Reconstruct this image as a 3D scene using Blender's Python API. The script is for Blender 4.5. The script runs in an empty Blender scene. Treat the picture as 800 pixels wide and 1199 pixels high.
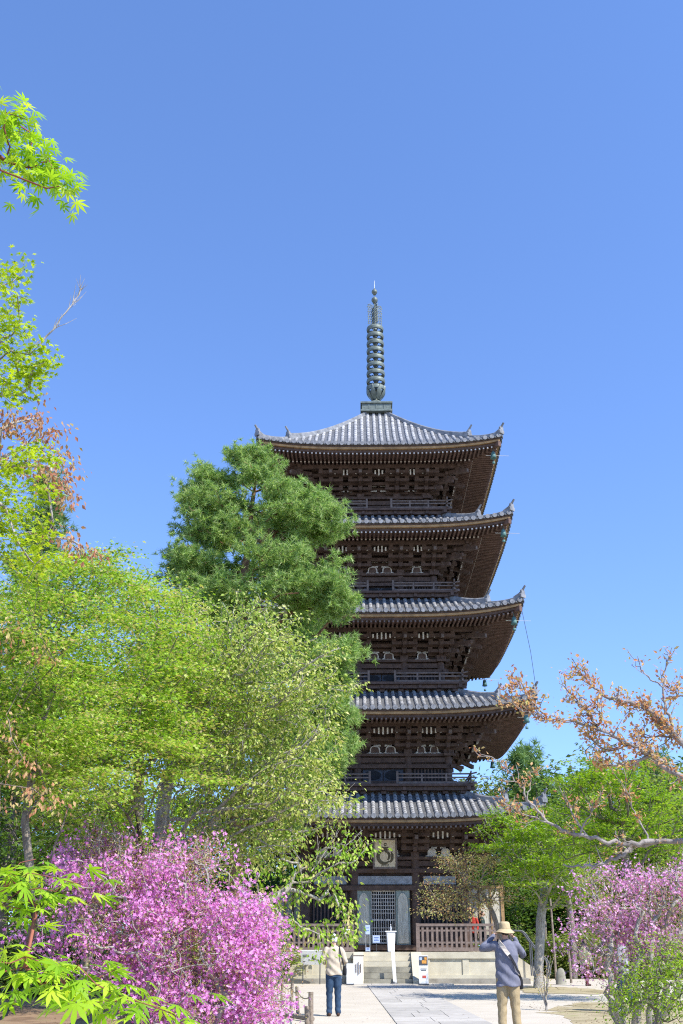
import bpy, math, random
import numpy as np
from mathutils import Vector, Matrix

random.seed(11)
rng = np.random.default_rng(11)
PI = math.pi
R = math.radians
scene = bpy.context.scene
COL = scene.collection

# ------------------------------------------------------------------ camera
EYE, PITCH, FPX = 1.4, R(22.95), 1200.0
sp_, cp_ = math.sin(PITCH), math.cos(PITCH)
cam_d = bpy.data.cameras.new('camera')
cam = bpy.data.objects.new('camera', cam_d)
COL.objects.link(cam)
cam.location = (0, 0, EYE)
cam.rotation_euler = (PI / 2 + PITCH, 0, 0)
cam_d.sensor_fit = 'VERTICAL'
cam_d.sensor_height = 36.0
cam_d.lens = 36.0 * FPX / 1199.0
cam_d.clip_start = 0.05
cam_d.clip_end = 3000
scene.camera = cam


def at(x, y, Y):
    """world point seen at photo position (x, y) at the distance Y"""
    u = (x - 400) / FPX
    v = (599.5 - y) / FPX
    d = np.array([u, cp_ - v * sp_, sp_ + v * cp_])
    return d * (Y / d[1]) + np.array([0, 0, EYE])


# ------------------------------------------------------------------ mesh helper
def nrm(v):
    v = np.asarray(v, float)
    return v / (np.linalg.norm(v, axis=-1, keepdims=True) + 1e-12)


class MB:
    def __init__(s):
        s.V, s.F, s.n = [], {3: [], 4: []}, 0
        s.M = {3: [], 4: []}

    def add(s, V, F, mi=0):
        V = np.asarray(V, float).reshape(-1, 3)
        F = np.asarray(F, np.int64)
        k = F.shape[1]
        s.V.append(V)
        s.F[k].append(F + s.n)
        s.M[k].append(np.full(len(F), mi, np.int32))
        s.n += len(V)

    def box(s, c, size, rz=0.0, mi=0, ax=None):
        h = np.asarray(size, float) / 2
        P = np.array([[x, y, z] for z in (-1, 1) for y in (-1, 1) for x in (-1, 1)], float) * h
        if ax is not None:
            P = P @ np.asarray(ax, float)
        elif rz:
            c_, s_ = math.cos(rz), math.sin(rz)
            P = P @ np.array([[c_, s_, 0], [-s_, c_, 0], [0, 0, 1]])
        s.add(P + np.asarray(c, float), [[0, 2, 3, 1], [4, 5, 7, 6], [0, 1, 5, 4], [2, 6, 7, 3], [0, 4, 6, 2], [1, 3, 7, 5]], mi)

    def beam(s, p, q, w, h, mi=0, up=(0, 0, 1)):
        p, q = np.asarray(p, float), np.asarray(q, float)
        d = q - p
        L = np.linalg.norm(d)
        d = d / L
        r = np.cross(d, up)
        if np.linalg.norm(r) < 1e-6:
            r = np.array([1.0, 0, 0])
        r = nrm(r)
        u = np.cross(r, d)
        s.box((p + q) / 2, (L, w, h), ax=np.array([d, r, u]), mi=mi)

    def tube(s, pts, rad, n=8, cap=True, mi=0):
        pts = np.asarray(pts, float)
        m = len(pts)
        rad = np.broadcast_to(np.asarray(rad, float), (m,))
        t = np.gradient(pts, axis=0)
        t = nrm(t)
        mt = t.mean(0)
        ref = np.array([0, 0, 1.0]) if abs(mt[2]) < 0.8 * np.linalg.norm(mt) + 1e-9 else np.array([1.0, 0.1, 0])
        a = nrm(np.cross(t, ref))
        b = np.cross(t, a)
        th = np.arange(n) * 2 * PI / n
        V = pts[:, None, :] + rad[:, None, None] * (np.cos(th)[None, :, None] * a[:, None, :] + np.sin(th)[None, :, None] * b[:, None, :])
        i = np.arange(m - 1)[:, None] * n
        j = np.arange(n)[None, :]
        k = (j + 1) % n
        F = np.stack([i + j, i + n + j, i + n + k, i + k], -1).reshape(-1, 4)
        V = V.reshape(-1, 3)
        base = s.n
        s.add(V, F, mi)
        if cap:
            for o, sg in ((0, 1), ((m - 1) * n, -1)):
                c = pts[0] if o == 0 else pts[-1]
                q = np.arange(n)
                tri = np.stack([np.full(n, n), q, (q + 1) % n], -1)
                if sg < 0:
                    tri = tri[:, ::-1]
                s.add(np.vstack([V[o:o + n], c[None]]), tri, mi)

    def cyl(s, p, q, r0, r1=None, n=10, mi=0):
        s.tube([p, q], [r0, r0 if r1 is None else r1], n, True, mi)

    def lathe(s, prof, n=20, c=(0, 0, 0), mi=0):
        prof = np.asarray(prof, float)
        th = np.arange(n) * 2 * PI / n
        V = np.stack([prof[:, 0:1] * np.cos(th), prof[:, 0:1] * np.sin(th), np.repeat(prof[:, 1:2], n, 1)], -1)
        m = len(prof)
        i = np.arange(m - 1)[:, None] * n
        j = np.arange(n)[None, :]
        k = (j + 1) % n
        F = np.stack([i + j, i + k, i + n + k, i + n + j], -1).reshape(-1, 4)
        s.add(V.reshape(-1, 3) + np.asarray(c, float), F, mi)

    def sheet(s, G, mi=0, flip=False):
        """grid of points (m,n,3)"""
        G = np.asarray(G, float)
        m, n = G.shape[:2]
        i = np.arange(m - 1)[:, None] * n
        j = np.arange(n - 1)[None, :]
        F = np.stack([i + j, i + j + 1, i + n + j + 1, i + n + j], -1).reshape(-1, 4)
        if flip:
            F = F[:, ::-1]
        s.add(G.reshape(-1, 3), F, mi)

    def prism(s, poly, p0, ax, depth, mi=0):
        """2-D outline extruded: poly (n,2) in axes ax[0], ax[1]; extruded by depth along ax[2]"""
        poly = np.asarray(poly, float)
        n = len(poly)
        ax = np.asarray(ax, float)
        A = np.asarray(p0, float) + poly[:, 0:1] * ax[0] + poly[:, 1:2] * ax[1]
        B = A + ax[2] * depth
        q = np.arange(n)
        k = (q + 1) % n
        s.add(np.vstack([A, B]), np.stack([q, k, k + n, q + n], -1), mi)
        for P, f in ((A, 1), (B, -1)):
            c = P.mean(0)
            tri = np.stack([np.full(n, n), k, q], -1)
            s.add(np.vstack([P, c[None]]), tri[:, ::f], mi)

    def rot4(s, ks=(0, 1, 2, 3)):
        """copy of everything so far turned to the four sides"""
        out = MB()
        V = np.vstack(s.V)
        for k in ks:
            c_, s_ = [(1, 0), (0, 1), (-1, 0), (0, -1)][k]
            W = V @ np.array([[c_, s_, 0], [-s_, c_, 0], [0, 0, 1]], float)
            b = out.n
            out.V.append(W)
            for a in (3, 4):
                for f, m in zip(s.F[a], s.M[a]):
                    out.F[a].append(f + b)
                    out.M[a].append(m)
            out.n += len(W)
        return out

    def mesh(s, name, mats, smooth=False, origin=None):
        V = np.vstack(s.V) if s.V else np.zeros((0, 3))
        if origin is not None:
            V = V - np.asarray(origin, float)
        T = np.vstack(s.F[3]) if s.F[3] else np.zeros((0, 3), int)
        Q = np.vstack(s.F[4]) if s.F[4] else np.zeros((0, 4), int)
        mi = np.concatenate([np.concatenate(s.M[3]) if s.M[3] else np.zeros(0, np.int32), np.concatenate(s.M[4]) if s.M[4] else np.zeros(0, np.int32)])
        me = bpy.data.meshes.new(name)
        me.vertices.add(len(V))
        me.vertices.foreach_set('co', V.astype(np.float32).ravel())
        loops = np.concatenate([T.ravel(), Q.ravel()]).astype(np.int32)
        me.loops.add(len(loops))
        me.loops.foreach_set('vertex_index', loops)
        st = np.concatenate([np.arange(len(T)) * 3, len(T) * 3 + np.arange(len(Q)) * 4]).astype(np.int32)
        me.polygons.add(len(st))
        me.polygons.foreach_set('loop_start', st)
        me.polygons.foreach_set('material_index', mi.astype(np.int32))
        me.polygons.foreach_set('use_smooth', np.full(len(st), bool(smooth)))
        for m in (mats if isinstance(mats, (list, tuple)) else [mats]):
            me.materials.append(m)
        me.update(calc_edges=True)
        me.validate()
        return me

    def build(s, name, mats, parent=None, smooth=False, origin=None, label=None):
        o = bpy.data.objects.new(name, s.mesh(name, mats, smooth, origin))
        COL.objects.link(o)
        if parent is not None:
            o.parent = parent
        if origin is not None:
            o.location = origin
        if label:
            o['label'] = label
        return o


def tag(o, label, cat, group=None, kind=None):
    o['label'] = label
    o['category'] = cat
    if group:
        o['group'] = group
    if kind:
        o['kind'] = kind
    return o


def thing(name, label, cat, loc=(0, 0, 0), rz=0, group=None):
    o = bpy.data.objects.new(name, None)
    COL.objects.link(o)
    o.location = loc
    o.rotation_euler = (0, 0, rz)
    o.empty_display_size = 0.3
    return tag(o, label, cat, group)


def structure(o, label=None):
    o['kind'] = 'structure'
    if label:
        o['label'] = label
    return o


def copy_tree(o, parent=None):
    c = o.copy()
    COL.objects.link(c)
    if parent is not None:
        c.parent = parent
    for ch in list(o.children):
        copy_tree(ch, c)
    return c


# ------------------------------------------------------------------ materials
def _mat(name):
    m = bpy.data.materials.new(name)
    m.use_nodes = True
    nt = m.node_tree
    nt.nodes.clear()
    out = nt.nodes.new('ShaderNodeOutputMaterial')
    return m, nt, out


def N(nt, t, **kw):
    n = nt.nodes.new(t)
    for k, v in kw.items():
        if k in n.inputs:
            n.inputs[k].default_value = v
        else:
            setattr(n, k, v)
    return n


def ramp(nt, stops):
    r = nt.nodes.new('ShaderNodeValToRGB')
    e = r.color_ramp.elements
    while len(e) > 1:
        e.remove(e[-1])
    e[0].position = stops[0][0]
    e[0].color = (*stops[0][1], 1)
    for p, c in stops[1:]:
        x = e.new(p)
        x.color = (*c, 1)
    return r


def surf(name, col, rough=0.7, scale=6.0, var=0.25, bump=0.2, bscale=None, stretch=(1, 1, 1), metal=0.0, spec=0.3, col2=None, bdist=0.02, col3=None):
    m, nt, out = _mat(name)
    b = N(nt, 'ShaderNodeBsdfPrincipled', Roughness=rough, Metallic=metal)
    b.inputs['Specular IOR Level'].default_value = spec
    tc = N(nt, 'ShaderNodeTexCoord')
    mp = N(nt, 'ShaderNodeMapping')
    mp.inputs['Scale'].default_value = stretch
    nt.links.new(tc.outputs['Object'], mp.inputs['Vector'])
    no = N(nt, 'ShaderNodeTexNoise', Scale=scale, Detail=6.0, Roughness=0.65)
    nt.links.new(mp.outputs[0], no.inputs['Vector'])
    c = np.array(col)
    lo = tuple(np.clip(c * (1 - var), 0, 1))
    hi = tuple(np.clip(c * (1 + var), 0, 1)) if col2 is None else col2
    stops = [(0.3, lo), (0.7, hi)]
    if col3 is not None:
        stops = [(0.28, lo), (0.55, hi), (0.72, col3)]
    r = ramp(nt, stops)
    nt.links.new(no.outputs['Fac'], r.inputs[0])
    nt.links.new(r.outputs[0], b.inputs['Base Color'])
    if bump:
        n2 = N(nt, 'ShaderNodeTexNoise', Scale=bscale or scale * 4, Detail=5.0)
        nt.links.new(mp.outputs[0], n2.inputs['Vector'])
        bp = N(nt, 'ShaderNodeBump', Strength=bump, Distance=bdist)
        nt.links.new(n2.outputs['Fac'], bp.inputs['Height'])
        nt.links.new(bp.outputs[0], b.inputs['Normal'])
    nt.links.new(b.outputs[0], out.inputs[0])
    return m


def leafmat(name, cols, trans=0.4, tcol=None, rough=0.5, spec=0.25):
    m, nt, out = _mat(name)
    g = N(nt, 'ShaderNodeNewGeometry')
    k = len(cols)
    r = ramp(nt, [(i / max(k - 1, 1), c) for i, c in enumerate(cols)])
    nt.links.new(g.outputs['Random Per Island'], r.inputs[0])
    b = N(nt, 'ShaderNodeBsdfPrincipled', Roughness=rough)
    b.inputs['Specular IOR Level'].default_value = spec
    nt.links.new(r.outputs[0], b.inputs['Base Color'])
    t = N(nt, 'ShaderNodeBsdfTranslucent')
    mul = N(nt, 'ShaderNodeMix', data_type='RGBA', blend_type='MULTIPLY')
    mul.inputs[0].default_value = 1.0
    nt.links.new(r.outputs[0], mul.inputs[6])
    mul.inputs[7].default_value = (*(tcol or (1.6, 1.5, 0.7)), 1)
    nt.links.new(mul.outputs[2], t.inputs['Color'])
    mx = N(nt, 'ShaderNodeMixShader', Fac=trans)
    nt.links.new(b.outputs[0], mx.inputs[1])
    nt.links.new(t.outputs[0], mx.inputs[2])
    nt.links.new(mx.outputs[0], out.inputs[0])
    return m


M = {}
M['wood_dark'] = surf('dark_weathered_timber', (0.093, 0.060, 0.046), 0.75, 5, 0.4, 0.3, stretch=(1, 1, 1))
M['wood_soffit'] = surf('reddish_brown_eave_timber', (0.115, 0.069, 0.053), 0.75, 3, 0.4, 0.3, stretch=(1, 1, 1))
M['wood_grey'] = surf('grey_weathered_timber', (0.15, 0.12, 0.105), 0.8, 7, 0.35, 0.3)
M['wood_fascia'] = surf('tan_eave_board', (0.33, 0.21, 0.10), 0.7, 3, 0.4, 0.2)
M['wood_rail'] = surf('brown_grey_railing_timber', (0.19, 0.145, 0.125), 0.75, 9, 0.3, 0.25)
M['tile'] = surf('silver_grey_roof_tile', (0.36, 0.355, 0.345), 0.5, 2.2, 0.45, 0.15, bscale=30, spec=0.5)
M['tile_flat'] = surf('dark_grey_flat_tile', (0.115, 0.117, 0.12), 0.5, 3.5, 0.4, 0.25, bscale=14, spec=0.4)
M['tile_end'] = surf('dark_eave_tile_end', (0.17, 0.175, 0.185), 0.55, 9, 0.5, 0.2, spec=0.4)
M['ridge'] = surf('grey_ridge_tile', (0.19, 0.195, 0.2), 0.5, 4, 0.5, 0.2, spec=0.4)
M['bronze'] = surf('verdigris_bronze', (0.13, 0.155, 0.135), 0.55, 6, 0.4, 0.15, metal=0.3, spec=0.4)
M['verdi'] = surf('green_bell_bronze', (0.08, 0.17, 0.155), 0.6, 8, 0.3, 0.1)
M['plaster'] = surf('pale_weathered_plaster', (0.55, 0.52, 0.46), 0.85, 8, 0.25, 0.15)
M['bluepaint'] = surf('faded_blue_grey_panel', (0.27, 0.29, 0.31), 0.8, 6, 0.35, 0.1)
M['door'] = surf('weathered_green_grey_door', (0.24, 0.275, 0.24), 0.75, 3.0, 0.5, 0.2, stretch=(5, 5, 0.7))
M['door_arch'] = surf('pale_worn_door_field', (0.50, 0.47, 0.38), 0.8, 3.5, 0.35, 0.15, stretch=(5, 5, 0.8))
M['lattice'] = surf('pale_grey_lattice_timber', (0.50, 0.47, 0.42), 0.7, 9, 0.25, 0.1)
M['door_dark'] = surf('dark_blue_grey_door', (0.06, 0.068, 0.085), 0.8, 6, 0.4, 0.0)
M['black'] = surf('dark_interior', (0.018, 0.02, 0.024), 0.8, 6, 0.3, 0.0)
M['stone'] = surf('pale_lichen_stone', (0.52, 0.475, 0.36), 0.85, 1.6, 0.2, 0.12, bscale=25, col2=(0.60, 0.555, 0.43))
M['stone_step'] = surf('darker_stone', (0.26, 0.245, 0.195), 0.85, 2.2, 0.4, 0.15, bscale=25, col2=(0.36, 0.34, 0.27))
M['stone_base'] = surf('dark_base_stone', (0.25, 0.235, 0.20), 0.85, 3, 0.3, 0.2, bscale=25)
M['bark'] = surf('grey_brown_bark', (0.17, 0.135, 0.105), 0.9, 7, 0.45, 0.6, stretch=(3, 3, 0.7), col2=(0.30, 0.26, 0.21))
M['bark_pale'] = surf('pale_grey_bark', (0.30, 0.27, 0.23), 0.9, 7, 0.4, 0.5, stretch=(3, 3, 1), col2=(0.46, 0.43, 0.38))
M['bark_cherry'] = surf('cherry_bark', (0.24, 0.205, 0.185), 0.85, 9, 0.45, 0.5, col2=(0.40, 0.36, 0.33))
M['bark_red'] = surf('red_pine_bark', (0.22, 0.115, 0.07), 0.9, 9, 0.5, 0.7, col2=(0.33, 0.19, 0.12))
M['twig_red'] = surf('red_maple_twig', (0.26, 0.09, 0.06), 0.7, 9, 0.3, 0.1)
M['white'] = surf('white_painted_board', (0.80, 0.80, 0.78), 0.5, 5, 0.04, 0.02)
M['paper'] = surf('white_paper', (0.82, 0.82, 0.82), 0.7, 5, 0.03, 0.0)
M['ink'] = surf('dark_ink', (0.03, 0.03, 0.035), 0.7, 5, 0.1, 0.0)
M['cream_board'] = surf('cream_plaque_board', (0.60, 0.51, 0.35), 0.75, 5, 0.2, 0.1, stretch=(3, 3, 1))
M['glyph'] = surf('dark_brown_brushed_paint', (0.10, 0.085, 0.05), 0.7, 8, 0.3, 0.05)
M['metal_dark'] = surf('dark_metal', (0.07, 0.075, 0.085), 0.45, 8, 0.2, 0.0, spec=0.5)
M['metal_pale'] = surf('pale_metal', (0.62, 0.62, 0.6), 0.35, 8, 0.1, 0.0, metal=0.5)
M['blue_paper'] = surf('pale_blue_notice', (0.45, 0.55, 0.78), 0.6, 7, 0.1, 0.0)
M['blue_dark'] = surf('blue_print', (0.06, 0.12, 0.35), 0.6, 7, 0.1, 0.0)
M['orange'] = surf('orange_print', (0.70, 0.33, 0.07), 0.6, 30, 0.4, 0.0)
M['redprint'] = surf('red_print', (0.55, 0.10, 0.07), 0.6, 30, 0.3, 0.0)
M['stake'] = surf('grey_log_stake', (0.22, 0.17, 0.13), 0.9, 12, 0.4, 0.5, col2=(0.34, 0.28, 0.22))
M['rope'] = surf('grey_straw_rope', (0.33, 0.28, 0.2), 0.9, 30, 0.3, 0.4)
M['moss'] = surf('green_moss', (0.09, 0.11, 0.035), 0.95, 8, 0.4, 0.5)


def join_leaves(mb, P, D, Nn, size, shape, mi=0):
    """shape: (verts (k,3) in leaf axes along/side/normal, faces)"""
    SV, SF = shape
    D = nrm(D)
    B = nrm(np.cross(Nn, D))
    Nn = np.cross(D, B)
    n, k = len(P), len(SV)
    size = np.broadcast_to(np.asarray(size, float), (n,))
    V = P[:, None, :] + size[:, None, None] * (SV[None, :, 0:1] * D[:, None, :] + SV[None, :, 1:2] * B[:, None, :] + SV[None, :, 2:3] * Nn[:, None, :])
    F = (np.arange(n)[:, None, None] * k + SF[None]).reshape(-1, SF.shape[1])
    mb.add(V.reshape(-1, 3), F, mi)


def _maple(angles, lens, wid=0.16, droop=0.1, notch=0.2):
    V = [(0, 0, 0)]
    F = []
    for a, l in zip(angles, lens):
        a = R(a)
        d = np.array([math.cos(a), math.sin(a)])
        p = np.array([-d[1], d[0]])
        i = len(V)
        for u, w, z in ((notch * 0.9, wid * 0.55, 0), (0.52, wid, -droop * 0.35), (1.0, 0, -droop), (0.52, -wid, -droop * 0.35), (notch * 0.9, -wid * 0.55, 0)):
            q = d * u * l + p * w * l
            V.append((q[0], q[1], z * l))
        F += [(0, i, i + 4), (i, i + 1, i + 3), (i, i + 3, i + 4), (i + 1, i + 2, i + 3)]
    V = np.array(V, float)
    V[:, 0] += 0.1
    return V, np.array([f[::-1] for f in F])


S_MAPLE_NEAR = _maple([0, 36, -36, 76, -76, 122, -122], [1, 0.95, 0.95, 0.8, 0.8, 0.42, 0.42], 0.115, 0.26)


def _star(angles, lens, wid):
    V = [(0, 0, 0)]
    F = []
    for a, l in zip(angles, lens):
        a = R(a)
        d = np.array([math.cos(a), math.sin(a)])
        p = np.array([-d[1], d[0]])
        i = len(V)
        V += [(*(d * 0.3 * l + p * wid), 0), (*(d * l), -0.12 * l), (*(d * 0.3 * l - p * wid), 0)]
        F += [(0, i + 2, i + 1), (0, i + 1, i)]
    return np.array(V, float), np.array(F)


S_MAPLE = _star([0, 42, -42, 92, -92], [1, 0.92, 0.92, 0.65, 0.65], 0.17)
S_OVAL = (np.array([(0, 0, 0), (0.45, 0.27, 0.06), (1, 0, -0.12), (0.45, -0.27, 0.06), (0.5, 0, -0.02)], float), np.array([(0, 4, 1), (1, 4, 2), (0, 3, 4), (3, 2, 4)]))
S_DIAMOND = (np.array([(0, 0, 0), (0.5, 0.3, 0.08), (1, 0, -0.1), (0.5, -0.3, 0.08)], float), np.array([(0, 2, 1), (0, 3, 2)]))
S_FLOWER = _star([0, 72, 144, 216, 288], [1, 1, 1, 1, 1], 0.33)
S_FLOWER[0][:, 2] = np.where(np.hypot(S_FLOWER[0][:, 0], S_FLOWER[0][:, 1]) > 0.8, 0.35, np.where(np.hypot(S_FLOWER[0][:, 0], S_FLOWER[0][:, 1]) > 0.1, 0.2, 0))


def _tuft(n, seed, spread=1.0, wid=0.055):
    g = np.random.default_rng(seed)
    V, F = [], []
    for i in range(n):
        ph = 2 * PI * (i * 0.618 + g.uniform(0, 0.1))
        el = g.uniform(-0.15, 1.2) * spread
        d = np.array([math.sin(el) if False else math.cos(ph) * math.cos(el), math.sin(ph) * math.cos(el), math.sin(el)])
        d = np.array([d[2], d[0], d[1]])   # main axis along +x
        o = np.array([g.uniform(-0.6, 0.1), 0, 0])
        p = nrm(np.cross(d, g.normal(size=3)))
        l = g.uniform(0.75, 1.1)
        k = len(V)
        V += [o + p * wid, o + d * l, o - p * wid]
        F.append((k, k + 1, k + 2))
    return np.array(V), np.array(F)


TUFTS = [_tuft(22, 3), _tuft(22, 5), _tuft(20, 9)]


# ------------------------------------------------------------------ trees
def skeleton(trunk, targets, bf=0.4, seg=0.35, jit=0.05, arch=0.08):
    """joins the targets to the trunk polyline the way limbs fork; returns nodes, parents, ids of the targets' nodes"""
    nodes = [np.asarray(p, float) for p in trunk]
    par = [-1] + list(range(len(trunk) - 1))
    path = [0.0]
    for i in range(1, len(trunk)):
        path.append(path[-1] + np.linalg.norm(nodes[i] - nodes[i - 1]) * 0.55)
    T = np.asarray(targets, float)
    m = len(T)
    best = np.full(m, 1e9)
    bi = np.zeros(m, int)
    start = max(1, int(len(trunk) * 0.3))

    def offer(k):
        nonlocal best, bi
        d = T - nodes[k]
        c = np.linalg.norm(d, axis=1) + bf * path[k] + np.where(d[:, 2] < 0, -d[:, 2] * 0.25, 0)
        w = c < best
        best = np.where(w, c, best)
        bi = np.where(w, k, bi)

    for k in range(start, len(nodes)):
        offer(k)
    done = np.zeros(m, bool)
    tid = np.zeros(m, int)
    for _ in range(m):
        q = int(np.argmin(np.where(done, 1e12, best)))
        k = bi[q]
        a, b = nodes[k], T[q]
        L = np.linalg.norm(b - a)
        s = max(1, int(L / seg))
        prev = k
        pn = rng.normal(size=3) * jit * L
        for i in range(1, s + 1):
            f = i / s
            p = a + (b - a) * f + (pn + np.array([0, 0, arch * L])) * math.sin(PI * f)
            if i < s:
                p = p + rng.normal(size=3) * jit * seg * 0.6
            nodes.append(p)
            par.append(prev)
            path.append(path[prev] + np.linalg.norm(p - nodes[prev]))
            prev = len(nodes) - 1
        tid[q] = prev
        done[q] = True
        for k2 in range(len(nodes) - s, len(nodes)):
            offer(k2)
    return np.array(nodes), np.array(par), tid


def limbs(mb, nodes, par, r_tip, r_base, n_trunk=0, pw=2.3, rmin=0.0):
    m = len(nodes)
    rp = np.zeros(m)
    kids = [[] for _ in range(m)]
    for i in range(1, m):
        kids[par[i]].append(i)
    for i in range(m - 1, -1, -1):
        rp[i] = sum(rp[c] for c in kids[i]) if kids[i] else 1.0
    rad = rp ** (1 / pw)
    rad = r_tip + (r_base - r_tip) * (rad - 1) / max(rad[0] - 1, 1e-6)
    rad = np.maximum(rad, rmin)
    starts = [0]
    while starts:
        s0 = starts.pop()
        ch = [s0] if par[s0] < 0 else [par[s0], s0]
        cur = s0
        while kids[cur]:
            ks = sorted(kids[cur], key=lambda c: -rp[c])
            starts += ks[1:]
            cur = ks[0]
            ch.append(cur)
        pts = nodes[ch]
        rr = rad[ch].copy()
        if par[s0] >= 0:
            rr[0] = min(rr[0], rr[1] * 1.15)
        rmx = rr.max()
        mb.tube(pts, rr, 9 if rmx > 0.06 else (6 if rmx > 0.02 else 3), False)
    return rad


def plates(lobes, pr=0.5, k=5, shell=0.55, thick=0.08, tilt=0.25):
    """target points gathered in flat sprays spread through ellipsoids (cx,cy,cz, rx,ry,rz, n)"""
    out = []
    for (cx, cy, cz, rx, ry, rz, n) in lobes:
        d = nrm(rng.normal(size=(n, 3)))
        r = shell + (1 - shell) * rng.random(n) ** 0.6
        r = np.where(rng.random(n) < 0.25, rng.random(n), r)
        r = np.where(rng.random(n) < 0.16, rng.uniform(1.0, 1.32, n), r)
        c = d * r[:, None]
        for q in c:
            p = np.array([cx, cy, cz]) + q * np.array([rx, ry, rz])
            a = rng.random(k) * 2 * PI
            rr = pr * np.sqrt(rng.random(k))
            x, y = rr * np.cos(a), rr * np.sin(a)
            z = -tilt * (x * q[0] + y * q[1]) + rng.normal(size=k) * thick
            out.append(np.stack([p[0] + x, p[1] + y, p[2] + z], -1))
    return np.vstack(out)


def scatter(T, par_dir, m, sr, flat=0.35, along=0.6):
    """m leaf positions about every target, flattened"""
    n = len(T)
    off = rng.normal(size=(n, m, 3)) * np.array([sr, sr, sr * flat])
    off -= par_dir[:, None, :] * (rng.random((n, m, 1)) * along * sr * 2)
    P = (T[:, None, :] + off).reshape(-1, 3)
    return P, off.reshape(-1, 3)


def grow_tree(name, label, cat, trunk, targets, leaf, m=40, sr=0.25, flat=0.35, bark='bark', r_base=0.15, r_tip=0.006, shape=S_MAPLE, size=(0.05, 0.07),
              droop=0.25, up=1.0, bf=0.4, group=None, extra=None, jit=0.05, arch=0.08, crown_name='crown', seg=0.35, parent=None, rmin=0.0, keep=None, tilt=.45, chain=0):
    base = np.asarray(trunk[0], float)
    root = parent or thing(name, label, cat, tuple(base), 0, group)
    tr = np.asarray(trunk, float)
    # resample the trunk
    pts = [tr[0]]
    for a, b in zip(tr[:-1], tr[1:]):
        s = max(1, int(np.linalg.norm(b - a) / 0.4))
        for i in range(1, s + 1):
            pts.append(a + (b - a) * i / s + rng.normal(size=3) * 0.015)
    nodes, par, tid = skeleton(pts, targets, bf=bf, jit=jit, arch=arch, seg=seg)
    mb = MB()
    limbs(mb, nodes, par, r_tip, r_base, rmin=rmin)
    mb.build('trunk', M[bark], root, True, None).matrix_parent_inverse = Matrix.Translation(-Vector(base))
    T = nodes[tid]
    pd = nrm(T - nodes[par[tid]])
    if keep is not None:
        s = rng.random(len(T)) < keep
        T, pd = T[s], pd[s]
    if chain:
        ids = [tid]
        cur = tid
        for _ in range(chain):
            cur = np.where(par[cur] > len(pts), par[cur], cur)
            ids.append(cur)
        ids = np.unique(np.concatenate(ids))
        T = nodes[ids]
        pd = nrm(T - nodes[par[ids]])
    mb = MB()
    P, off = scatter(T, pd, m, sr, flat)
    n = len(P)
    D = off + np.repeat(pd, m, 0) * sr * 0.8 + rng.normal(size=(n, 3)) * sr * 0.6
    D[:, 2] = D[:, 2] * 0.5 - droop * sr
    Nn = np.array([0, 0, up]) + rng.normal(size=(n, 3)) * tilt
    join_leaves(mb, P, D, Nn, rng.uniform(size[0], size[1], n), shape)
    if extra:
        extra(mb, T, pd, nodes, par)
    mats = leaf if isinstance(leaf, list) else [leaf]
    o = mb.build(crown_name, mats, root)
    o.matrix_parent_inverse = Matrix.Translation(-Vector(base))
    return root
# ------------------------------------------------------------------ people
M['skin'] = surf('skin', (0.50, 0.31, 0.22), 0.55, 12, 0.08, 0.05)
M['hair_dark'] = surf('dark_hair', (0.02, 0.017, 0.015), 0.5, 40, 0.3, 0.4, stretch=(1, 1, .2))
M['hair_white'] = surf('white_hair', (0.62, 0.62, 0.63), 0.6, 40, 0.15, 0.5, stretch=(1, 1, .2))


def cloth(name, c, var=.12, fold=.5, sc=9, st=(1, 1, .6), rough=.85):
    M[name] = surf(name, c, rough, 30, var, fold, bscale=sc, stretch=st, spec=.15, bdist=.03)
    return M[name]


cloth('blue_grey_shirt', (0.165, 0.172, 0.225))
cloth('khaki_trousers', (0.36, 0.285, 0.17))
cloth('khaki_hat', (0.47, 0.37, 0.22), fold=.2)
cloth('beige_jacket', (0.50, 0.43, 0.33))
cloth('blue_jeans', (0.035, 0.065, 0.115))
cloth('pale_blue_shirt', (0.42, 0.50, 0.68))
cloth('red_jacket', (0.42, 0.05, 0.035))
cloth('dark_green_jacket', (0.035, 0.055, 0.05))
cloth('dark_trousers', (0.03, 0.033, 0.045))
cloth('navy_trousers', (0.035, 0.05, 0.12))
cloth('pale_yellow_shirt', (0.62, 0.62, 0.33))
cloth('dark_red_trousers', (0.10, 0.03, 0.03))
cloth('grey_jacket', (0.30, 0.29, 0.31))
cloth('cream_strap', (0.68, 0.60, 0.50), fold=.1)
cloth('black_strap', (0.025, 0.026, 0.03), fold=.1)
cloth('brown_shoe', (0.07, 0.04, 0.03), fold=.1, rough=.5)
cloth('pale_shoe', (0.6, 0.6, 0.6), fold=.1, rough=.5)


def loft(mb, secs, n=22, sq=2.3):
    """secs: (x, y, z, rx, ry) flat rings stacked along z (or tilted by dz)"""
    th = np.arange(n) * 2 * PI / n
    c, s = np.cos(th), np.sin(th)
    c = np.sign(c) * np.abs(c) ** (2 / sq)
    s = np.sign(s) * np.abs(s) ** (2 / sq)
    V = []
    for x, y, z, rx, ry in secs:
        V.append(np.stack([x + rx * c, y + ry * s, np.full(n, z)], -1))
    V = np.array(V)
    m = len(secs)
    i = np.arange(m - 1)[:, None] * n
    j = np.arange(n)[None, :]
    k = (j + 1) % n
    b = mb.n
    mb.add(V.reshape(-1, 3), np.stack([i + j, i + k, i + n + k, i + n + j], -1).reshape(-1, 4))
    for q, f in ((0, -1), (m - 1, 1)):
        a = np.arange(n)
        t = np.stack([np.full(n, n), a, (a + 1) % n], -1)[:, ::f]
        mb.add(np.vstack([V[q], V[q].mean(0)[None]]), t)


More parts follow.
